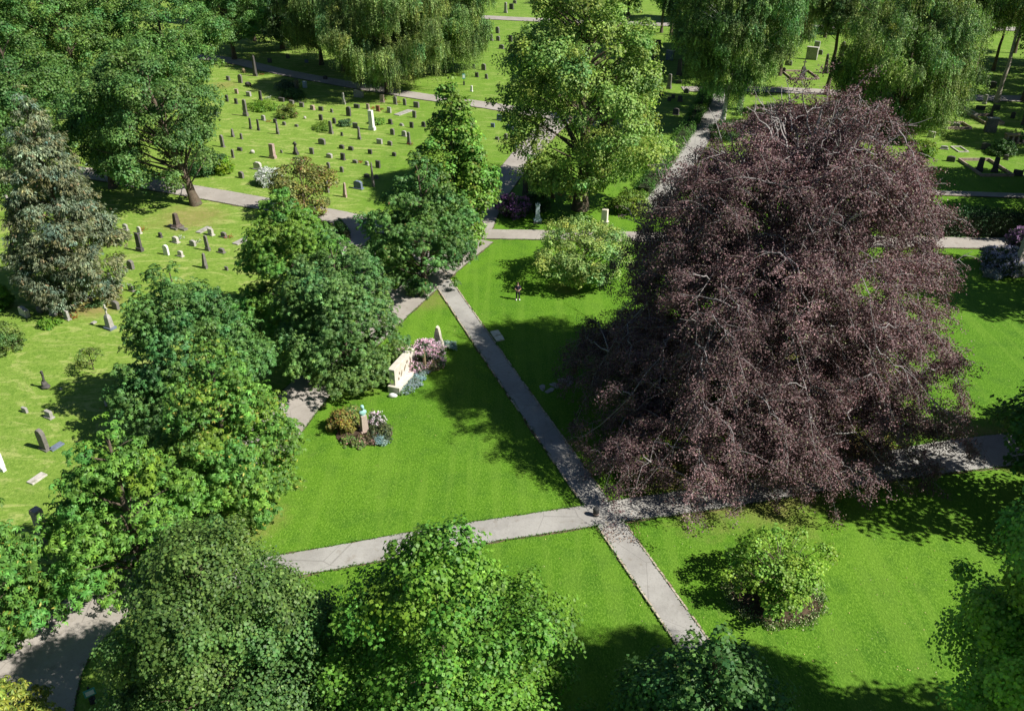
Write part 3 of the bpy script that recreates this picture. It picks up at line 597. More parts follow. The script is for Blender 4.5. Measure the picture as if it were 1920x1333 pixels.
shrub('shrub', 'loose upright shrub at the left edge below the wide pale stone', (18,655), 2.9, 1.5, 109, (.085,.15,.035), .13, gaps=.8, lump=.35, prof='egg')
shrub('sapling', 'thin small sapling with sparse leaves on the left lawn', (176,693), 2.0, 1.2, 110, (.11,.19,.04), .12, cat='tree', gaps=.45, dens=.7, z0=.7, trunk=.045, lump=.4)
shrub('plant', 'low bright green plant in front of the small headstones under the conifer', (92,610), .8, .95, 111, (.085,.20,.02), .13, cat='plant', trunk=0)
shrub('plant', 'low pale green plant at the foot of the shaggy conifer', (180,573), .4, .8, 112, (.10,.20,.07), .12, cat='plant', trunk=0)
shrub('white_flower_shrub', 'white flowering shrub beside the brownish olive tree', (502,345), 1.5, 1.5, 113, (.08,.15,.03), .12, flower=(.16,(.75,.76,.70),.13))
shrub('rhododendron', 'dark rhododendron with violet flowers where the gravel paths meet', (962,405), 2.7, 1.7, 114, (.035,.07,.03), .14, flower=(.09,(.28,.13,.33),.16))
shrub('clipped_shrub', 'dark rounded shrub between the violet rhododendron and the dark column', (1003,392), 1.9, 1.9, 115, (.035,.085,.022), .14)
shrub('rhododendron', 'large pink rhododendron between the standing stone and the white relief monument', (787,688), 2.1, 1.75, 116, (.04,.09,.03), .12, flower=(.09,(.80,.56,.72),.12), rc=.45)
shrub('rhododendron', 'second pink rhododendron mound, nearer the foot of the standing stone', (811,672), 1.7, 1.05, 117, (.04,.09,.03), .12, flower=(.09,(.82,.62,.74),.11))
shrub('perennials', 'silvery blue perennials beside the standing stone, nearest the main path', (838,656), .75, .85, 118, (.19,.29,.27), .10, cat='plant', trunk=0)
shrub('azalea', 'orange green azalea shrub behind the bust pillar', (640,806), 1.6, 1.15, 119, (.145,.165,.04), .13, accent=(.26,.12,.05), acc=.16, gaps=.9, lump=.25)
shrub('azalea', 'light green azalea shrub, upper left of the bust pillar', (657,788), 1.3, .8, 120, (.12,.19,.04), .13, accent=(.24,.16,.06), acc=.10)
shrub('rhododendron', 'pink flowering shrub touching the right side of the bust pillar', (706,800), 1.1, .62, 121, (.045,.085,.03), .11, flower=(.08,(.80,.60,.66),.10))
shrub('shrub', 'dark low shrub in front right of the bust pillar', (715,818), .85, .85, 122, (.055,.085,.04), .11)
shrub('perennials', 'silvery blue perennials at the front edge of the bust bed', (712,829), .5, .65, 123, (.16,.26,.26), .10, cat='plant', trunk=0)
shrub('perennials', 'low green and rosy perennials in front left of the bust pillar', (664,830), .35, .85, 124, (.10,.17,.045), .11, cat='plant', trunk=0, accent=(.42,.22,.20), acc=.10)
shrub('perennials', 'reddish low perennials at the foot of the bust pillar', (686,826), .28, .8, 125, (.09,.09,.05), .10, cat='plant', trunk=0, accent=(.40,.22,.20), acc=.15)
for i, (q, s) in enumerate([((760,736),.75),((772,722),.8),((782,708),.8),((792,697),.7)]):
    shrub('perennials', ['silvery blue planting nearest the white rock, along the relief monument','silvery blue planting, second from the white rock','silvery blue planting, third from the white rock','silvery blue planting at the far end of the relief monument'][i], q, .45, s, 130+i, (.15,.24,.22) if i else (.09,.18,.08), .09, cat='plant', trunk=0, accent=(.35,.42,.55), acc=.2, group='silver planting along the relief monument')
shrub('perennials', 'loose reddish grass like plants behind the narrow post', (812,690), .8, .8, 135, (.13,.14,.06), .10, cat='plant', trunk=0, accent=(.35,.2,.2), acc=.12)
shrub('flower_shrub', 'shaded shrub with pale lilac flowers beside the pillar at the right edge', (1883,506), 2.4, 2.3, 136, (.05,.08,.045), .13, flower=(.08,(.42,.42,.58),.12), rc=.6)
shrub('rhododendron', 'small violet flowering shrub behind the pillar at the right edge', (1912,478), 3.2, 1.4, 137, (.04,.07,.035), .13, flower=(.12,(.5,.3,.55),.13))
shrub('perennials', 'low blue grey planting in front of the shaded lilac shrub', (1862,514), .4, 1.3, 138, (.13,.18,.20), .1, cat='plant', trunk=0)
shrub('shrub', 'dark shrub left of the top of the copper beech crown', (1362,260), 2.6, 2.6, 139, (.035,.08,.022), .18)
shrub('shrub', 'bright round shrub on the right burial lawn left of the dark stele', (1727,290), 1.8, 2.0, 140, (.10,.19,.02), .18)
shrub('shrub', 'green shrub beside the brown table tomb', (1876,288), 2.0, 1.9, 141, (.05,.12,.03), .18)
shrub('shrub', 'shaded shrub with drooping grey green leaves on the upper burial lawn', (546,166), 1.6, 2.2, 142, (.055,.10,.055), .18)
shrub('shrub', 'low shaded shrub behind the tall dark column of the upper lawn', (548,182), 1.3, 1.9, 143, (.05,.11,.03), .18)
shrub('shrub', 'light green shrub right of the silvery hedge end near the giant tree trunk', (1180,395), 2.6, 2.3, 144, (.10,.18,.03), .17)
# hedges are solid clipped volumes of leaves
def hedge(label, pts, h, wd, seed, col, leaf=.16, lumpy=.12):
    r = np.random.default_rng(seed); P = resample([Vector((*at(*p)[:2], 0)) for p in pts], .5)
    root = empty('hedge', P[0]); tag(root, label, 'hedge'); o = np.array(P[0])
    L_ = sum((b-a).length for a, b in zip(P, P[1:])); n = int(L_*(2*h+wd)*70*(.16/leaf)**2); Pa = np.array([list(p) for p in P])
    u = r.uniform(0, len(P)-1.001, n); a = u.astype(int); q = Pa[a]+(Pa[a+1]-Pa[a])*(u-a)[:, None]; t = unit(Pa[a+1]-Pa[a]); s = np.stack([t[:, 1], -t[:, 0], 0*u], -1)
    ph = r.uniform(0, np.pi, n); cs, sn = np.cos(ph), np.sin(ph)
    k = 1+lumpy*np.sin(u*1.9+ph*3)+lumpy*np.sin(u*.7+1); nrm = unit(s*cs[:, None]+np.array([0, 0, 1.])*sn[:, None]*.9)
    ex = np.sign(cs)*np.abs(cs)**.55*wd/2; zz = np.clip(np.abs(sn)**.5*h*k*r.uniform(.5, 1, n)**.25, .05, None)
    q = q+s*(ex*k)[:, None]*r.uniform(.8, 1.02, n)[:, None]; q[:, 2] = np.where(r.random(n) < .6, zz, r.uniform(.05, 1, n)*h*k*.9)
    D = unit(r.normal(0, .6, (n, 3))+np.array([0, 0, -.2])); cc = shade_cols(r, n, col, (u/2).astype(int), int(len(P)/2)+2, .25, .1)
    leaf_quads('foliage', q-o, D, unit(nrm+r.normal(0, .4, (n, 3))+np.array([0, 0, .4])), leaf*r.uniform(.7, 1.2, n), leaf*.8, cc, M['leaf'], root)
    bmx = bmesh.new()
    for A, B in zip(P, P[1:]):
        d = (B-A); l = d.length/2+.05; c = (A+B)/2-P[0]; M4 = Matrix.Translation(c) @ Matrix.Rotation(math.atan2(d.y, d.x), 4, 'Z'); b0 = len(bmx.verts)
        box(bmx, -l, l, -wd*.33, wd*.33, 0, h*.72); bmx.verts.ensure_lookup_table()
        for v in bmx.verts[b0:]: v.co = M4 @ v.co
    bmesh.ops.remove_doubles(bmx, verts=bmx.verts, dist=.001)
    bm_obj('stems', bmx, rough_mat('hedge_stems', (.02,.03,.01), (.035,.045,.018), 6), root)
hedge('tall dark clipped hedge running to the right edge behind the lawn', [(1735,438),(1960,442)], 3.1, 2.2, 200, (.028,.065,.020), .16, .03)
hedge('lumpy green hedge along the left side of the narrow birch path', [(1205,370),(1243,318),(1290,250),(1318,200),(1332,168)], 1.7, 2.0, 201, (.06,.145,.025), .18, .2)
hedge('short clipped hedge stub beside the cross path under the chestnuts', [(634,432),(652,452)], 1.5, .9, 202, (.04,.10,.02), .13, .03)

# round flower bed of the right lawn
def bed(label, c, rx, ry, seed, mt='soil', rim=True):
    r = random.Random(seed); v = at(*c); bm = bmesh.new(); n = 60; ring = []; cen = bm.verts.new((0, 0, .10))
    for j, f in enumerate((.55, 1)):
        ring.append([bm.verts.new((rx*f*(1+r.uniform(-.03, .03))*math.cos(2*math.pi*i/n), ry*f*(1+r.uniform(-.03, .03))*math.sin(2*math.pi*i/n), (.10, .012)[j]+r.uniform(0, .03)*(1-j))) for i in range(n)])
    for i in range(n):
        bm.faces.new((cen, ring[0][i], ring[0][(i+1) % n])); bm.faces.new((ring[0][i], ring[1][i], ring[1][(i+1) % n], ring[0][(i+1) % n]))
    return tag(bm_obj('flower_bed', bm, M[mt], loc=(v.x, v.y, .045)), label, 'flower bed')
bed('round bed of bare dark soil under the fresh green bushy shrub', (1452,1118), 2.6, 2.2, 1)
bed('oval bed of soil around the bust pillar', (683,815), 2.0, 1.35, 2)
def rim_plants(label, c, rx, ry, seed, n, col, s=.11, a0=0, a1=6.283):
    r = np.random.default_rng(seed); v = at(*c); P = []
    for i in range(n):
        a = r.uniform(a0, a1); f = 1+r.normal(0, .06) if r.random() < .75 else r.uniform(.6, 1); q = np.array([rx*f*math.cos(a), ry*f*math.sin(a), .05]); k = r.integers(9, 22)
        P.append(q[None]+np.abs(r.normal(0, .13, (k, 3)))*np.array([1, 1, 1.0])*r.choice([-1, 1], (k, 3))*np.array([1, 1, 0])+np.array([0, 0, 1])*np.abs(r.normal(0, .09, (k, 1))))
    P = np.concatenate(P); m = len(P); root = empty('bed_planting', v); tag(root, label, 'plant', None, 'stuff')
    leaf_quads('leaves', P, unit(r.normal(0, .7, (m, 3))+np.array([0, 0, .5])), unit(r.normal(0, .6, (m, 3))+np.array([0, 0, .9])), s*r.uniform(.7, 1.4, m), s*.6, shade_cols(r, m, col, np.zeros(m, int), 1, .3, .15, (.45,.42,.28), .18), M['leaf_matt'], root)
rim_plants('low pale green plants ringing the round bed on the right lawn', (1452,1118), 2.6, 2.25, 5, 300, (.15,.21,.06))

# ------------------------------------------------------------------ gravestones
FACE = -math.radians(29)
def stone_outline(kind, w, h, r):
    if kind == 'R':
        pts = [(-w/2, 0), (w/2, 0), (w/2, h*.76)]; n = 8
        for i in range(1, n): a = math.pi*i/n; pts.append((w/2*math.cos(a), h*.76+h*.24*math.sin(a)))
        return pts+[(-w/2, h*.76)]
    if kind == 'D':
        return [(-w/2,0),(w/2,0),(w/2,h*.80),(w*.42,h*.88),(w*.12,h*.90),(w*.06,h),(-w*.42,h),(-w/2,h*.92)]
    if kind == 'A':       # low shoulders rising to a round middle
        pts = [(-w/2, 0), (w/2, 0), (w/2, h*.22), (w*.42, h*.26), (w*.3, h*.42)]
        for i in range(0, 9): a = math.pi*i/8; pts.append((w*.23*math.cos(a), h*.62+h*.38*math.sin(a)))
        return pts+[(-w*.3, h*.42), (-w*.42, h*.26), (-w/2, h*.22)]
    if kind == 'G': return [(-w/2, 0), (w/2, 0), (w/2, h*.80), (w*.26, h*.97), (-w*.2, h), (-w/2, h*.84)]
    if kind == 'T':
        a = w*.5; b = w*.42
        return [(-a, 0), (a, 0), (b, h*.94), (b*.6, h), (-b*.6, h), (-b, h*.94)]
    return [(-w/2, 0), (w/2, 0), (w/2, h), (-w/2, h)]
STONES = []
def stone(px, py, wpx, hpx, kind, tone, label=None, rot=None, name=None, plinth=None, t=None):
    v = at(px, py); s, a = scale_at(v); r = random.Random(int(px*7+py*13)); 
    w_ = wpx/s*.92; t = t or min(max(.15, w_*.42), .38); h_ = max(.22, (hpx/s-t*math.sin(a)*.8)/math.cos(a))
    th = FACE+r.uniform(-.10, .10) if rot is None else rot; root = empty(name or {'P':'obelisk','B':'boulder_stone','C':'cross_stone','F':'grave_slab','K':'pillar_stone','X':'box_tomb'}.get(kind, 'headstone'), (v.x, v.y, 0), th)
    m = M['st_'+tone]; bm = bmesh.new(); z = 0
    if plinth is None: plinth = kind in 'TPCK' or r.random() < .35
    if plinth and kind not in 'FBX':
        pb = bmesh.new(); ph = .12 if kind in 'RSDG' else min(.5, h_*.2); box(pb, -w_*.62, w_*.62, -t*.8, t*.8, -.05, ph); bevel(pb, .015); bm_obj('plinth', pb, m, root); z = ph
    hh = h_-z
    if kind == 'P':
        taper(bm, w_*.85, w_*.85, w_*.5, w_*.5, z, z+hh*.9); taper(bm, w_*.52, w_*.52, .02, .02, z+hh*.9, z+hh)
    elif kind == 'K': taper(bm, w_*.9, min(w_*.9, .5), w_*.84, min(w_*.84, .46), z, z+hh)
    elif kind == 'B':
        bmesh.ops.create_icosphere(bm, subdivisions=3, radius=1)
        for q in bm.verts: q.co = Vector((q.co.x*w_/2, q.co.y*w_*.38, h_*.42+q.co.z*h_*.6))
        jitter(bm, .14*w_, 4, r.randint(0, 99))
    elif kind == 'C':
        bw = w_*.34; taper(bm, w_*.75, t*1.6, w_*.5, t*1.1, z, z+hh*.45); box(bm, -bw/2, bw/2, -bw/2, bw/2, z+hh*.45+.002, h_); box(bm, -w_*.5, w_*.5, -bw*.42, bw*.42, z+hh*.70, z+hh*.70+bw)
    elif kind == 'F':
        L_ = hpx/s/math.sin(a); box(bm, -w_*.32, w_*.32, -L_*.5, L_*.5, -.02, .12)
    elif kind == 'X': box(bm, -w_/2, w_/2, -.35, .35, 0, h_); 
    else: prism(bm, [(x, z+zz*hh/h_ if False else z+zz) for x, zz in stone_outline(kind, w_, hh, r)], -t/2, t/2)
    if kind != 'B': bevel(bm, .018 if kind != 'X' else .03)
    bmesh.ops.recalc_face_normals(bm, faces=bm.faces)
    tilt = Matrix.Rotation(r.uniform(-.035, .035), 4, 'Y') @ Matrix.Rotation(r.uniform(-.04, .04), 4, 'X')
    if kind not in 'XFC': bm.transform(tilt)
    so_ = bm_obj('stone', bm, m, root, smooth=(kind == 'B'))
    if kind == 'X':
        cb = bmesh.new(); box(cb, -w_*.54, w_*.54, -.40, .40, h_+.002, h_+.09); bevel(cb, .02); bm_obj('cap', cb, M['st_l'], root)
    STONES.append((root, px, py, h_, kind, tone, label)); return root
DATA = """457 137 10 9 B b;479 143 7 38 P d;428 151 8 8 S m;451 156 9 16 R m;466 162 14 9 B d;444 176 8 9 S p;467 181 11 9 S g;489 190 7 19 T d;426 191 7 13 R d;443 195 7 10 S d;
461 218 9 30 T m;528 191 12 8 S d;547 195 11 7 S m;566 201 10 9 S m;586 206 10 9 R p;602 208 10 8 S d;622 211 6 7 R m;654 218 10 18 R d;645 196 6 22 P g;673 183 22 14 D g;572 165 9 12 S v;557 177 8 26 K d;
494 226 9 10 R g;470 242 5 20 T d;485 245 5 21 T d;516 231 8 8 S d;521 252 5.5 24 P m;533 235 8 7 R m;556 238 8 5 R m;572 223 6 5 B l;602 226 8 11 S d;627 232 8 11 R d;621 251 8 24 T m;666 240 10 10 S m;674 262 6 25 P m;641 255 5 7 S d;
604 271 15 12 G m;437 257 6 16 P m;453 261 6 11 R m;418 276 9 23 R m;450 283 11 7 S d;474 288 10 8 B l;437 296 6 16 R m;585 289 9 12 S m;641 279 11 8 R d;658 282 11 8 R d;618 296 13 9 R g;643 300 10 13 S d;694 289 9 9 S d;
484 318 17 15 G l;453 334 12 13 R m;500 331 6 6 R d;616 316 8 12 R m;666 306 11 7 R m;688 310 8 8 R g;641 323 8 11 R m;688 333 12 8 R d;618 341 11 9 R m;614 361 7 25 T m;647 370 7 28 P p;709 315 10 14 S d;706 335 8 8 R m;672 354 18 16 G s;
717 192 9 14 S p;741 196 8 15 R m;759 198 7 13 R m;781 202 12 11 S m;690 205 7 10 S p;669 203 12 8 S d;709 209 8 11 S r;730 212 9 11 S g;757 212 22 11 F g;777 221 8 13 S m;732 233 9 10 R d;753 236 8 5 R g;772 240 8 11 S d;736 253 9 12 R m;758 256 10 11 R g;767 271 7 23 T m;712 270 12 10 S g;731 273 10 9 R m;794 238 8 10 R d;739 293 9 8 R d;
22 411 12 14 R g;10 372 12 8 R g;236 432 11 13 R g;262 438 9 14 R l;263 471 12 35 T d;301 445 9 10 R d;330 455 14 13 R l;362 461 14 12 R g;390 470 9 29 T m;396 441 13 14 S l;420 445 12 11 R m;382 432 20 11 F g;455 452 24 15 F g;313 478 12 20 R w;339 481 12 12 R l;416 474 13 10 R m;385 503 9 30 P m;246 504 16 18 R m;230 502 5 8 B l;209 539 11 30 P w;247 546 12 15 R m;218 579 17 17 R m;406 586 16 46 R d;171 566 9 10 S m;47 592 26 18 D l;76 586 14 14 B m;100 591 13 15 S g;127 599 13 20 R g;176 606 12 4 F g;425 507 8 8 S m;
48 773 13 12 S g;93 783 17 16 S g;201 762 9 12 R g;106 838 22 14 F s;5 882 12 34 K w;115 731 6 5 B l;70 898 28 18 F l;
1058 348 12 10 R d;948 263 7 13 R m;932 262 8 6 R m;936 226 10 11 S s;956 243 16 9 D s;924 239 8 8 S s;933 63 8 12 R m;921 77 7 12 T m;914 71 6 6 R m;934 77 8 9 R m;957 79 8 12 S d;948 25 6 19 T g;959 18 9 10 S d;965 7 7 6 R m;940 92 10 8 R m;957 97 7 8 S m;907 132 9 12 R m;894 145 7 9 S d;888 129 6 8 S d;912 148 6 9 R m;884 172 5 11 T w;
1531 93 11 15 S g;1538 103 8 9 R m;1547 138 9 36 P d;1478 123 14 10 R m;1469 137 7 10 R d;1285 124 8 27 T d;1273 142 9 30 T d;1254 167 8 27 T m;1273 157 11 7 R d;1287 175 10 9 R d;1275 191 9 11 S d;1255 190 7 8 S d;1267 216 12 13 R d;1401 236 12 11 R d;1411 218 6 22 P m;1232 96 14 20 S d;1227 113 9 11 S d;1236 126 14 13 S d;1245 139 8 6 S d;1531 32 5 5 S m;
1577 105 8 26 R m;1857 222 7 27 P d;1801 217 6 30 T d;1838 206 18 8 S d;1868 206 12 9 S d;1845 196 7 18 T g;1858 165 18 12 R d;1747 287 8 20 R d;1770 280 13 7 R g;1782 303 16 11 R d;1847 281 17 13 R d;1835 321 12 26 T d;1864 323 11 28 T d;1908 329 18 11 S d;1745 258 14 12 S l;1918 235 8 28 T d;1790 240 17 10 R g;
700 350 5 46 P m;528 287 5 6 R m;1133 420 14 28 K c;575 118 8 6 S s;610 150 9 8 R d;1885 300 9 10 R d;1898 222 8 12 R d;1240 180 8 9 R d;1262 185 7 8 S d;540 110 8 8 R d;506 118 9 8 S d"""
for rec in DATA.replace('\n', '').split(';'):
    q = rec.split(); stone(float(q[0]), float(q[1]), float(q[2]), float(q[3]), q[4], q[5])
stone(512, 297, 12, 27, 'K', 'p', 'thick square pinkish pillar stone standing alone on the burial lawn')
stone(698, 244, 11.5, 36, 'K', 'w', 'tallest white square pillar stone on the burial lawn')
stone(555, 290, 10, 24, 'C', 'd', 'black cross stone behind the brownish olive tree')
stone(985, 366, 9.5, 49, 'K', 'd', 'tall dark square column beside the violet rhododendron')
stone(1012, 347, 34, 15, 'A', 'b', 'wide brown headstone with a round hump beside the gravel path', t=.3)
stone(85, 842, 20, 42, 'G', 'm', 'tall grey stele with cut shoulders behind the fresh green chestnut', t=.3)
stone(1521, 112, 22, 22, 'X', 'g', 'big square grey box tomb on the sunlit top lawn')
stone(1256, 113, 16, 17, 'X', 's', 'bluish capped box tomb in the shade at the top')
stone(1855, 248, 22, 26, 'X', 'm', 'grey box tomb with bright white cap on the right burial lawn', rot=-.15)
# labels that single each stone out : look + place among its like beside the nearest landmark
LM = [('the low round shrub of the burial lawn',538,212),('the tallest white pillar',698,230),('the pinkish pillar',512,285),('the leaning maple',368,384),('the shaggy conifer',152,562),('the white flowering shrub',502,340),
 ('the olive tree',565,370),('the gravel cross path end',650,420),('the box tomb of the top lawn',1521,105),('the white trunked birch',1352,240),('the right hand white capped tomb',1855,240),('the giant tree trunk',1088,385),
 ('the upper path',600,145),('the small lawn gap at the top',945,60),('the brown humped headstone',1012,340),('the thin sapling',176,690),('the fresh green chestnut',180,850),('the blue capped tomb',1256,108),('the bluish teal sign by the gravel path',966,285),('the wide pale stepped stone',47,585),('the weeping birch strands',722,170)]
SH = {'R':'round topped headstone','S':'square headstone','T':'narrow stele','P':'obelisk','B':'boulder stone','D':'stepped wide headstone','G':'angular topped headstone','F':'flat grave slab','K':'pillar stone','A':'humped headstone','C':'cross stone','X':'box tomb'}
ORD = ['nearest','second nearest','third nearest','fourth nearest','fifth nearest','sixth nearest','seventh nearest','eighth nearest','ninth nearest','tenth nearest','eleventh nearest','twelfth nearest']
buckets = {}
for S in STONES:
    root, px, py, h_, k, tone, lb = S; root['category'] = {'F':'grave slab','P':'obelisk','X':'tomb'}.get(k, 'gravestone'); root['group'] = 'gravestones of the cemetery'
    if lb: root['label'] = lb; continue
    desc = ('' if k in 'FDAX' else ('tall ' if h_ > 1.35 else 'low ' if h_ < .62 else ''))+TONE_WORD[tone]+' '+SH[k]
    l = min(LM, key=lambda L: math.hypot(L[1]-px, (L[2]-py)*1.6)); dx, dy = px-l[1], (py-l[2])*1.6
    side = 'right of' if dx > abs(dy) else 'left of' if -dx > abs(dy) else 'above' if dy < 0 else 'below'
    buckets.setdefault((desc, side, l[0]), []).append((math.hypot(dx, dy), root))
for (desc, side, l), v in buckets.items():
    v.sort(key=lambda q: q[0])
    for i, (_, root) in enumerate(v): root['label'] = (f'{desc} {side} {l}' if len(v) == 1 else f'{desc} {side} {l}, {ORD[i]}')

# ------------------------------------------------------------------ special monuments
def local(px, py, rz=0, **kw): v = at(px, py); return (v.x, v.y, 0), rz
# white relief monument : wall on a stepped plinth, facing the lower right
a = at(739, 738); b = at(781, 690); d = (b-a); Lm = d.length; th = math.atan2(d.y, d.x)
mid = (a+b)/2; rt = empty('relief_monument', (mid.x, mid.y, 0), th); tag(rt, 'white stone wall monument with carved figures on a stepped plinth', 'monument')
WS = rough_mat('relief_limestone', (.50,.47,.40), (.60,.57,.50), 3, .75, .15, (.50,.46,.38), .9)
bm = bmesh.new(); box(bm, -Lm/2-.05, Lm/2+.05, -.52, .50, -.05, .62); bevel(bm, .02); bm_obj('plinth', bm, WS, rt)
bm = bmesh.new(); prism(bm, [(-Lm/2+.15,.622),(Lm/2-.25,.622),(Lm/2-.25,2.02),(Lm/2-.45,2.10),(-Lm/2+.35,2.10),(-Lm/2+.15,2.02)], -.10, .42); bevel(bm, .02); bm_obj('wall', bm, WS, rt)
dk = rough_mat('relief_dark_brown', (.16,.12,.08), (.25,.2,.14), 8, .7)  # dark brown colour for the relief figures and the inscription strip
bm = bmesh.new()
for i, (x, zz, sx, sz, ro) in enumerate([(-.75,.95,.10,.16,.4),(-.45,1.15,.09,.28,-.5),(-.1,1.3,.10,.30,-.7),(.15,1.62,.16,.12,.2),(.5,1.5,.10,.34,.3),(.62,1.1,.18,.12,-.3),(.35,1.02,.09,.2,.8),(-.65,1.35,.07,.14,.2)]):
    b0 = len(bm.verts); bmesh.ops.create_icosphere(bm, subdivisions=2, radius=1); bm.verts.ensure_lookup_table()
    for q in bm.verts[b0:]:
        x1, z1 = q.co.x*sx, q.co.z*sz; q.co = Vector((x*Lm*.42+x1*math.cos(ro)-z1*math.sin(ro), -.10+q.co.y*.05, zz+x1*math.sin(ro)+z1*math.cos(ro)))
bm_obj('relief_figures', bm, dk, rt, smooth=True)
bm = bmesh.new(); box(bm, Lm/2-.42, Lm/2-.30, -.115, -.10, .75, 1.95); bm_obj('inscription_strip', bm, dk, rt)
# white rock
v = at(736, 744); bm = bmesh.new(); bmesh.ops.create_icosphere(bm, subdivisions=3, radius=1)
for q in bm.verts: q.co = Vector((q.co.x*.34, q.co.y*.22, .12+q.co.z*.2))
jitter(bm, .07, 5, 4); tag(bm_obj('rock', bm, M['st_w'], loc=(v.x, v.y, 0), smooth=True), 'small white rock at the front corner of the relief monument', 'rock')
# standing stone : a rough slab of rock with a pointed top
v = at(824, 662); rt = empty('standing_stone', (v.x, v.y, 0), -.35); tag(rt, 'rough pale standing stone with slanting point among the flowers', 'gravestone')
bm = bmesh.new(); prism(bm, [(-.36,-.05),(.40,-.05),(.37,.9),(.20,1.7),(.02,2.45),(-.14,2.5),(-.30,2.1),(-.34,1.0)], -.20, .20)
bmesh.ops.subdivide_edges(bm, edges=bm.edges, cuts=3, use_grid_fill=True); jitter(bm, .07, 4, 8); bm_obj('stone', bm, rough_mat('standing_stone', (.40,.38,.29), (.58,.56,.46), 3, .9, .7, (.22,.20,.15), 2), rt)
v = at(797, 697); rt = empty('narrow_post', (v.x, v.y, 0), -.3); tag(rt, 'narrow upright stone post in front of the pink rhododendron', 'gravestone')
bm = bmesh.new(); taper(bm, .20, .24, .16, .2, -.05, 2.0); bevel(bm, .02); jitter(bm, .02, 6, 2); bm_obj('stone', bm, M['st_b'], rt)
# bust on its pillar
v = at(684, 810); rt = empty('bust_monument', (v.x, v.y, 0), .55); tag(rt, 'verdigris bust on a square stone pillar in its own flower bed', 'monument')
bm = bmesh.new(); taper(bm, .50, .46, .42, .40, -.05, 1.50); bevel(bm, .015); bm_obj('pillar', bm, rough_mat('pillar_granite', (.36,.29,.24), (.48,.40,.34), 9, .8, .2), rt)
bm = bmesh.new(); box(bm, -.34, .34, -.32, .32, -.05, .22); bevel(bm, .02); bm_obj('foot', bm, M['st_p'], rt)
bz = rough_mat('verdigris_bronze', (.22,.44,.42), (.36,.58,.55), 8, .55, .3, (.10,.18,.17), 5)
bm = bmesh.new()
def blob(bm, c, s, n=3, tw=0):
    b0 = len(bm.verts); bmesh.ops.create_icosphere(bm, subdivisions=n, radius=1); bm.verts.ensure_lookup_table()
    for q in bm.verts[b0:]: q.co = Vector((c[0]+q.co.x*s[0], c[1]+q.co.y*s[1], c[2]+q.co.z*s[2]))
blob(bm, (0, .0, 1.72), (.29, .17, .22)); blob(bm, (.0, 0, 1.55), (.20,.15,.12)); blob(bm, (0, -.01, 1.95), (.085, .09, .16)); blob(bm, (0, -.03, 2.14), (.115, .145, .165)); blob(bm, (0, -.165, 2.12), (.022, .04, .04)); blob(bm, (0, -.12, 2.04), (.07, .05, .05)); blob(bm, (0, .02, 2.21), (.13, .145, .12))
blob(bm, (.115, 0, 2.13), (.02,.035,.045), 2); blob(bm, (-.115, 0, 2.13), (.02,.035,.045), 2)
me_o = bm_obj('bust', bm, bz, rt, smooth=True); rm = me_o.modifiers.new('fuse', 'REMESH'); rm.mode = 'VOXEL'; rm.voxel_size = .018; rm.use_smooth_shade = True
# white ornate monument
v = at(1008, 418); rt = empty('ornate_monument', (v.x, v.y, 0), -.1); tag(rt, 'white ornate marble stele with scrolled foot and crown top in the shade', 'monument')
bm = bmesh.new(); box(bm, -.46, .46, -.36, .36, -.05, .22); bevel(bm, .03); bm_obj('foot', bm, M['st_m'], rt)
bm = bmesh.new(); taper(bm, .84, .6, .52, .42, .222, .62); taper(bm, .56, .44, .50, .36, .622, .95); taper(bm, .46, .30, .40, .28, .952, 1.98); taper(bm, .40, .28, .56, .38, 1.982, 2.12)
for x in (-.2, 0, .2): taper(bm, .13, .26, .05, .12, 2.122, 2.32 if x else 2.42, cx=x)
bevel(bm, .015); bm_obj('stele', bm, M['st_v'], rt)
for sx in (-1, 1):
    bm = bmesh.new(); blob(bm, (sx*.36, -.10, .40), (.13,.16,.19)); bm_obj('scroll', bm, M['st_v'], rt, smooth=True)
# broken column
v = at(1036, 372); rt = empty('broken_column', (v.x, v.y, 0), -.3); tag(rt, 'jagged broken dark brown stone right of the brown humped headstone', 'gravestone')
bm = bmesh.new(); prism(bm, [(-.26,-.05),(.26,-.05),(.22,1.55),(.05,1.45),(-.04,1.8),(-.14,1.95),(-.22,1.5)], -.16, .16); bevel(bm, .02); jitter(bm, .04, 5, 3); bm_obj('stone', bm, rough_mat('dark_sandstone', (.09,.06,.045), (.19,.14,.10), 4), rt)
# dark obelisk on a cross shaped foot
v = at(333, 428); rt = empty('obelisk', (v.x, v.y, 0), FACE); tag(rt, 'dark obelisk on a wide cross shaped stone foot under the leaning maple', 'obelisk')
bm = bmesh.new(); taper(bm, .95, .95, .62, .62, .232, .50); taper(bm, .58, .58, .40, .40, .502, 1.70); taper(bm, .40, .40, .04, .04, 1.702, 1.80); bevel(bm, .012); bm_obj('shaft', bm, rough_mat('obelisk_brown', (.075,.055,.048), (.13,.10,.085), 5), rt)
bm = bmesh.new(); box(bm, -1.35, 1.35, -.28, .28, -.02, .16); box(bm, -.42, .42, -.6, .6, -.03, .225); bevel(bm, .01); bm_obj('foot', bm, M['st_m'], rt)
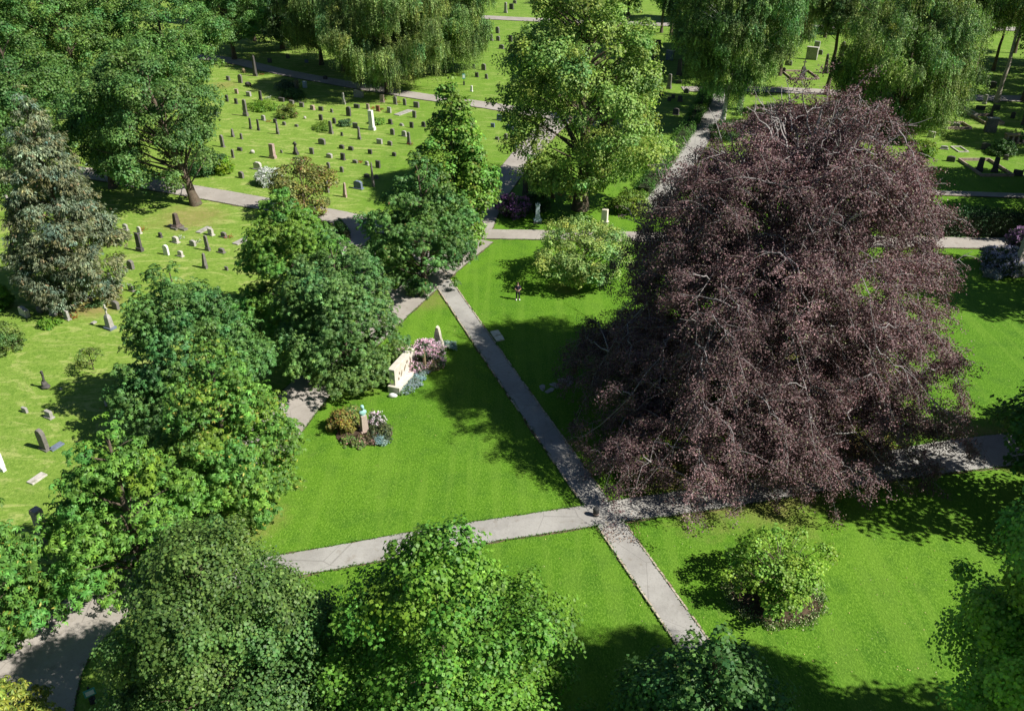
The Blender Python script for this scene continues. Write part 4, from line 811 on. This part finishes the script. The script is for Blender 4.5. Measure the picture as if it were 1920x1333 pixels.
# cross on a carved pedestal beside the dark chestnut
v = at(207, 616); rt = empty('cross_monument', (v.x, v.y, 0), FACE); tag(rt, 'grey cross on a tapering inscribed pedestal left of the dark green chestnut', 'monument')
bm = bmesh.new(); box(bm, -.45, .45, -.35, .35, -.05, .20); bevel(bm, .02); bm_obj('foot', bm, M['st_s'], rt)
bm = bmesh.new(); taper(bm, .68, .46, .54, .38, .202, 1.12); taper(bm, .56, .40, .28, .24, 1.122, 1.40); bevel(bm, .015); bm_obj('pedestal', bm, M['st_g'], rt)
bm = bmesh.new(); box(bm, -.07, .07, -.06, .06, 1.40, 2.35); box(bm, -.26, .26, -.055, .055, 1.92, 2.05); bevel(bm, .012); bm_obj('cross', bm, M['st_l'], rt)
# black weathered cross stone on the left lawn
v = at(86, 727); rt = empty('cross_stone', (v.x, v.y, 0), FACE-.2); tag(rt, 'small black weathered cross on a rough stone heap, alone on the left lawn', 'gravestone')
bm = bmesh.new(); blob(bm, (0, 0, .28), (.28, .24, .45)); blob(bm, (.05, 0, .15), (.36,.3,.22)); jitter(bm, .07, 7, 9); bm_obj('rock_foot', bm, M['st_d'], rt, smooth=True)
bm = bmesh.new(); box(bm, -.08, .08, -.07, .07, .55, 1.62); box(bm, -.27, .15, -.06, .06, 1.28, 1.44); bevel(bm, .02); bm.transform(Matrix.Rotation(.12, 4, 'Y')); bm_obj('cross', bm, M['st_d'], rt)
# ornate pillar half hidden by chestnuts (lower left)
v = at(86, 1010); rt = empty('ornate_pillar', (v.x, v.y, 0), FACE); tag(rt, 'brown moulded stone pillar half hidden between the two left chestnuts', 'monument')
bm = bmesh.new(); taper(bm, .62, .56, .54, .50, -.05, 1.95); taper(bm, .54, .50, .62, .58, 1.952, 2.06); taper(bm, .60, .56, .54, .5, 2.062, 2.34); bevel(bm, .02); bm_obj('shaft', bm, rough_mat('brown_moulded', (.34,.29,.24), (.46,.41,.35), 6, .85, .3, (.12,.10,.08), 2), rt)
# pillar at the right edge with dark medallion
v = at(1905, 518); rt = empty('medallion_pillar', (v.x, v.y, 0), .25); tag(rt, 'pale tapering stone pillar with dark medallion at the right edge', 'monument')
bm = bmesh.new(); taper(bm, 1.15, .6, .78, .45, -.05, 4.1); bevel(bm, .02); bm_obj('shaft', bm, rough_mat('pillar_pale', (.36,.31,.28), (.47,.42,.38), 4, .85, .3), rt)
bm = bmesh.new(); box(bm, -.27, .27, -.295, -.235, 3.0, 3.62); bevel(bm, .02); bm_obj('medallion', bm, M['st_d'], rt)
bm = bmesh.new(); box(bm, -.36, .36, -.300, -.255, 2.45, 2.50); box(bm, -.36, .36, -.305, -.26, 2.28, 2.33); bm_obj('carved_lines', bm, M['st_m'], rt)
# table tomb (brown, with openings)
v = at(1900, 268); rt = empty('table_tomb', (v.x, v.y, 0), -.05); tag(rt, 'brown lichen covered table tomb on short columns near the right edge', 'tomb')
bm = bmesh.new(); box(bm, -1.35, 1.35, -.55, .55, 1.05, 1.28); bevel(bm, .03); bm_obj('top_slab', bm, rough_mat('table_brown', (.30,.20,.09), (.42,.32,.2), 4), rt)
for x in (-1.15, -.38, .38, 1.15):
    bm = bmesh.new(); box(bm, x-.14, x+.14, -.45, .45, 0, 1.048); bevel(bm, .02); bm_obj('column', bm, M['st_p'], rt)
bm = bmesh.new(); box(bm, -1.5, 1.5, -.65, .65, -.05, .15); bevel(bm, .02); bm_obj('foot', bm, M['st_b'], rt)
# cross on dark pedestal on the top lawn
v = at(1504, 149); rt = empty('cross_monument', (v.x, v.y, 0), 0); tag(rt, 'black cross on a tall dark pedestal in front of the big square tomb', 'monument')
bm = bmesh.new(); taper(bm, .9, .7, .6, .5, -.05, 2.1); taper(bm, .6, .5, .2, .2, 2.102, 2.35); bevel(bm, .02); bm_obj('pedestal', bm, M['st_d'], rt)
bm = bmesh.new(); box(bm, -.08, .08, -.07, .07, 2.35, 3.5); box(bm, -.34, .34, -.065, .065, 2.95, 3.12); bevel(bm, .01); bm_obj('cross', bm, M['st_d'], rt)
# grave enclosures (low stone borders)
def border(label, px, py, wpx, dpx, h=.22, tone='p', t=.16):
    v = at(px, py); s, a = scale_at(v); W = wpx/s; D = dpx/s/math.sin(a); bm = bmesh.new()
    box(bm, -W/2, W/2, -D/2, -D/2+t, -.02, h); box(bm, -W/2, W/2, D/2-t, D/2, -.02, h+.003); box(bm, -W/2, -W/2+t, -D/2+t+.002, D/2-t-.002, -.02, h-.003); box(bm, W/2-t, W/2, -D/2+t+.002, D/2-t-.002, -.02, h-.003)
    return tag(bm_obj('grave_border', bm, M['st_'+tone], loc=(v.x, v.y, 0)), label, 'grave border', 'low stone grave borders')
border('long stone grave border round two dark steles on the right', 1847, 316, 60, 26, .35)
border('low stone border behind the round arched stone on the right lawn', 1788, 238, 50, 9, .4)
border('small pale grave border on the bright right lawn', 1799, 281, 20, 9, .15, 'l')
border('low stone border round the black cross monument on the top lawn', 1500, 142, 52, 14, .3)
border('thin pale square frame border near the far path on the right', 1814, 212, 13, 12, .5, 'l')
border('stone border behind the white capped tomb', 1850, 226, 36, 14, .4)
# slabs set in the lawn beside the main path, and stepping stones
def slab(name, label, cat, pts, z, tone, group=None):
    P = [at(*p) for p in pts]; c = sum(P, Vector())/len(P); bm = bmesh.new(); n = len(P)
    a = [bm.verts.new((p.x-c.x, p.y-c.y, -.02)) for p in P]; b = [bm.verts.new((p.x-c.x, p.y-c.y, z)) for p in P]
    bm.faces.new(a); bm.faces.new(b)
    for i in range(n): bm.faces.new((a[i], a[(i+1) % n], b[(i+1) % n], b[i]))
    bmesh.ops.recalc_face_normals(bm, faces=bm.faces); bevel(bm, .01)
    return tag(bm_obj(name, bm, M['st_'+tone], loc=(c.x, c.y, 0)), label, cat, group)
slab('memorial_slab', 'upper of two cream slabs beside the main path', 'slab', [(919,623),(934,620),(940,628),(925,633)], .10, 'c', 'cream slabs by the main path')
slab('memorial_slab', 'lower of two cream slabs beside the main path', 'slab', [(926,634),(941,629),(946,638),(931,641)], .10, 'c', 'cream slabs by the main path')
ST = [([(1011,724),(1017,721),(1022,723),(1022,730),(1018,734),(1013,730)],'nearest the main path'),([(1021,735),(1033,727),(1040,729),(1036,735),(1026,738)],'lowest, second from the main path'),([(1029,721),(1040,718),(1055,724),(1045,729)],'third from the main path'),
 ([(1045,711),(1054,710),(1068,714),(1060,719),(1048,716)],'fourth from the main path'),([(1061,706),(1068,704),(1075,708),(1074,712),(1065,712)],'fifth from the main path'),([(1060,722),(1070,715),(1076,717),(1066,726)],'tucked under the beech twigs'),([(1124,698),(1130,694),(1132,699),(1126,702)],'alone beneath the copper beech')]
for i, (p, lb) in enumerate(ST): slab('stepping_stone', 'flat irregular paving stone in the shaded grass, '+lb, 'paving stone', p, .05+.004*i, 'g', 'stepping stones under the beech')
# teal signs on posts, bollards, bin, pole
TEAL = rough_mat('teal_paint', (.05,.28,.24), (.08,.36,.31), 6, .5, .05); PALE = rough_mat('sign_white', (.6,.64,.62), (.7,.73,.7), 4, .6, .05); BLK = rough_mat('black_iron', (.02,.022,.022), (.04,.04,.042), 8, .5, .1)
def sign(label, px, py, h, rz=0):
    v = at(px, py); rt = empty('sign_post', (v.x, v.y, 0), rz); tag(rt, label, 'sign', 'teal signs on posts')
    bm = bmesh.new(); lathe(bm, [(.05,-.05),(.05,h),(.03,h+.03)], 10); bm_obj('post', bm, BLK, rt)
    bm = bmesh.new(); box(bm, -.26, .26, -.115, -.055, h*.52, h*.93); bevel(bm, .01); bm_obj('board', bm, TEAL, rt)
    bm = bmesh.new(); box(bm, -.19, .19, -.122, -.114, h*.60, h*.86); bm_obj('panel', bm, PALE, rt)
    bm = bmesh.new(); box(bm, -.15, .15, -.12, .12, -.05, h*.30); bevel(bm, .02); bm_obj('foot', bm, BLK, rt)
sign('teal sign post at the edge of the sunlit gravel path', 966, 290, 1.9); sign('teal sign post near the small gap lawn at the top', 870, 160, 2.1); sign('teal sign post in deep shade at the bottom left path', 175, 1316, 1.1, .6)
for px, py, lb in ((1004, 322, 'short dark post in the grass left of two'), (1037, 326, 'short dark post in the grass right of two')):
    v = at(px, py); bm = bmesh.new(); lathe(bm, [(.07,-.05),(.06,.62),(.08,.64),(.05,.70)], 10); bmesh.ops.recalc_face_normals(bm, faces=bm.faces); tag(bm_obj('bollard', bm, BLK, loc=(v.x, v.y, 0)), lb+' by the gravel path', 'post')
v = at(1117, 968); rt = empty('litter_bin', (v.x, v.y, 0)); tag(rt, 'dark litter bin in dappled shade where the narrow paths cross', 'bin')
bm = bmesh.new(); lathe(bm, [(.15,-.02),(.17,.05),(.19,.24)], 16); bmesh.ops.recalc_face_normals(bm, faces=bm.faces); bm_obj('base', bm, BLK, rt)
bm = bmesh.new(); lathe(bm, [(.192,.242),(.196,.29)], 16); bmesh.ops.recalc_face_normals(bm, faces=bm.faces); bm_obj('band', bm, M['st_p'], rt)
bm = bmesh.new(); lathe(bm, [(.19,.292),(.20,.58),(.17,.66),(.08,.70)], 16); bmesh.ops.recalc_face_normals(bm, faces=bm.faces); bm_obj('body', bm, BLK, rt)
v = at(1278, 74); bm = bmesh.new(); lathe(bm, [(.09,-.05),(.08,2.4),(.05,2.45)], 10); bmesh.ops.recalc_face_normals(bm, faces=bm.faces); tag(bm_obj('pole', bm, M['st_l'], loc=(v.x, v.y, 0)), 'thin pale pole on the shaded lawn at the top', 'pole')
# red and pink flowers laid or planted at graves
FL = [(718,189,'r'),(747,193,'r'),(700,204,'r'),(716,206,'r'),(728,211,'r'),(544,187,'r'),(490,141,'r'),(429,446,'r'),(110,588,'r'),(138,597,'r'),(208,760,'r'),(676,305,'r'),(1050,366,'o'),(1070,372,'o'),(337,448,'w'),(370,455,'w'),(771,272,'r'),(503,229,'r'),(265,432,'r'),(500,186,'w'),(505,184,'w'),(240,748,'w')]
for i, (px, py, k) in enumerate(FL):
    r = np.random.default_rng(900+i); v = at(px, py); n = 70; P = np.abs(r.normal(0, 1, (n, 3)))*np.array([.22, .22, .13])*r.choice([-1, 1], (n, 3)); P[:, 2] = np.abs(P[:, 2])+.03
    col = {'r':(.42,.06,.04),'o':(.40,.16,.07),'w':(.6,.6,.52)}[k]; rt = empty('grave_flowers', v)
    near = min([S for S in STONES if S[0].get('label')], key=lambda S: math.hypot(S[1]-px, S[2]-py))[0]['label'].split(' ')
    w_ = {'r':'red','o':'rusty orange','w':'white'}[k]; lbl = f'{w_} flowers beside the '+' '.join(near); lbl = ' '.join(lbl.split()[:16]); tag(rt, lbl, 'flowers', 'flower clumps at the graves')
    c = shade_cols(r, n, col, np.zeros(n, int), 1, .2, .05); g = r.random(n) < .35; c[g] = (.05,.13,.025); leaf_quads('petals', P, unit(r.normal(0, 1, (n, 3))+np.array([0, 0, .4])), rand_dirs(r, n), .11, .10, c, M['petal'], rt)

# ------------------------------------------------------------------ the person standing in dappled shade
def skin_obj(name, pts, edges, rad, m, parent, sub=2):
    me = bpy.data.meshes.new(name); me.from_pydata([tuple(p) for p in pts], edges, []); o = link(name, me, m, parent)
    sm = o.modifiers.new('skin', 'SKIN'); sm.use_smooth_shade = True
    if not me.skin_vertices:
        bpy.context.view_layer.objects.active = o
    for i, r_ in enumerate(rad): me.skin_vertices[0].data[i].radius = (r_, r_) if not isinstance(r_, tuple) else r_
    me.skin_vertices[0].data[0].use_root = True
    ss = o.modifiers.new('smooth', 'SUBSURF'); ss.levels = sub; ss.render_levels = sub; return o
def person(px, py, rz):
    v = at(px, py); rt = empty('person', (v.x, v.y, 0), rz); tag(rt, 'person in black clothes and white shoes, hands held together at the waist', 'person')
    SK = rough_mat('skin', (.46,.28,.20), (.52,.33,.24), 6, .6, .05); CL = rough_mat('dark_top', (.018,.015,.035), (.03,.025,.05), 6, .9, .2); TR = rough_mat('black_trousers', (.012,.013,.018), (.022,.022,.028), 6, .9, .2); HR = rough_mat('dark_hair', (.03,.02,.015), (.06,.04,.03), 10, .7, .3); WH = rough_mat('white_shoe', (.68,.68,.68), (.78,.78,.78), 6, .6, .1)
    P = [(0,0,.95),(0,0,1.12),(0,0,1.30),(0,0,1.43),(0,-.005,1.50),(0,-.01,1.56),(0,-.02,1.64),(0,-.015,1.70)]; R_ = [(.15,.11),(.13,.095),(.155,.10),(.10,.08),(.052,.052),(.06,.065),(.075,.095),(.06,.075)]
    E = [(i, i+1) for i in range(7)]
    for s in (-1, 1):
        b = len(P); P += [(s*.09,0,.88),(s*.115,-.01,.48),(s*.13,0,.10),(s*.15,-.12,.05)]; R_ += [.09,.06,.042,.04]; E += [(0,b),(b,b+1),(b+1,b+2),(b+2,b+3)]
        b = len(P); el = (s*.27,-.02,1.10); wr = (s*.10,-.24,1.08); P += [(s*.17,0,1.41),el,wr,(s*.055,-.29,1.08)]; R_ += [.055,.042,.028,(.036,.018)]; E += [(3,b),(b,b+1),(b+1,b+2),(b+2,b+3)]
        hb = b+3
        for k, (dz, ln) in enumerate([(.034,.060),(.012,.070),(-.010,.066),(-.032,.052)]):
            b = len(P); P += [(s*.035,-.315,1.08+dz),(s*.012,-.315-ln*.5,1.075+dz),(-s*.012,-.315-ln*.6,1.06+dz)]; R_ += [.010,.009,.008]; E += [(hb,b),(b,b+1),(b+1,b+2)]
        b = len(P); P += [(s*.06,-.30,1.118),(s*.045,-.335,1.135)]; R_ += [.011,.009]; E += [(hb-1,b),(b,b+1)]
    skin_obj('body', P, E, R_, SK, rt)
    bm = bmesh.new(); blob(bm, (0,-.118,1.625), (.014,.022,.022), 2); bm_obj('nose', bm, SK, rt, smooth=True)
    bm = bmesh.new(); blob(bm, (.03,-.105,1.655), (.012,.008,.007), 2); blob(bm, (-.03,-.105,1.655), (.012,.008,.007), 2); blob(bm, (0,-.107,1.582), (.026,.008,.006), 2); bm_obj('face_features', bm, HR, rt, smooth=True)
    bm = bmesh.new(); blob(bm, (0,.022,1.69), (.098,.108,.105)); blob(bm, (0,.06,1.60), (.085,.06,.11)); bm_obj('hair', bm, HR, rt, smooth=True)
    T_ = [(0,0,.93),(0,0,1.12),(0,0,1.30),(0,0,1.42)]; skin_obj('top', T_+[(.18,0,1.41),(.26,-.01,1.18),(-.18,0,1.41),(-.26,-.01,1.18)], [(0,1),(1,2),(2,3),(3,4),(4,5),(3,6),(6,7)], [(.18,.135),(.15,.115),(.17,.12),(.11,.09),.07,.062,.07,.062], CL, rt)
    skin_obj('trousers', [(0,0,1.0),(.095,0,.86),(.118,-.01,.48),(.132,0,.11),(-.095,0,.86),(-.118,-.01,.48),(-.132,0,.11)], [(0,1),(1,2),(2,3),(0,4),(4,5),(5,6)], [(.165,.125),.115,.085,.075,.115,.085,.075], TR, rt)
    for s in (-1, 1): 
        bm = bmesh.new(); blob(bm, (s*.155,-.09,.05), (.058,.145,.05)); blob(bm, (s*.138,.0,.07), (.055,.075,.065)); bm_obj('shoe', bm, WH, rt, smooth=True)
    bm = bmesh.new(); box(bm, -.06, .06, -.36, -.30, 1.09, 1.115); bevel(bm, .006); tag(bm_obj('phone', bm, BLK, loc=(v.x, v.y, 0)), 'small dark device held in both hands of the person', 'phone')
person(971, 562, .05)

# ------------------------------------------------------------------ small litter : daisies and fallen leaves in the lawn
def scatter(name, label, cat, boxes, n, col, size, seed, z=.03, m='petal'):
    r = np.random.default_rng(seed); P = []
    for (x0, x1, y0, y1), f in boxes:
        k = int(n*f); q = np.stack([r.uniform(x0, x1, k), r.uniform(y0, y1, k)], -1)
        for a, b in q: v = at(a, b); P.append((v.x, v.y, z))
    P = np.array(P); m_ = len(P); root = empty(name, (0, 0, 0)); tag(root, label, cat, None, 'stuff')
    leaf_quads('leaves', P, unit(r.normal(0, 1, (m_, 3))*np.array([1, 1, .25])), unit(r.normal(0, .3, (m_, 3))+np.array([0, 0, 1])), size*r.uniform(.6, 1.3, m_), size*.8, shade_cols(r, m_, col, np.zeros(m_, int), 1, .3, .12), M[m], root)
scatter('fallen_leaves', 'scattered tiny pale petals and leaves lying on the lawns', 'leaf litter', [((480,1920,560,1333), .6), ((1200,1800,950,1333), .4)], 420, (.42,.40,.22), .07, 5)
scatter('fallen_leaves', 'brown beech litter strewn on the path crossing', 'leaf litter', [((1130,1200,970,1020), .6), ((1180,1340,915,965), .4)], 420, (.24,.13,.07), .08, 6, .13)
scatter('fallen_leaves', 'brown dead leaves under the copper beech', 'leaf litter', [((1200,1720,690,900), 1)], 5200, (.26,.13,.07), .12, 7, .035)
print('objects', len(bpy.data.objects), 'tris', sum(len(o.data.polygons)*2 for o in bpy.data.objects if o.type == 'MESH'))
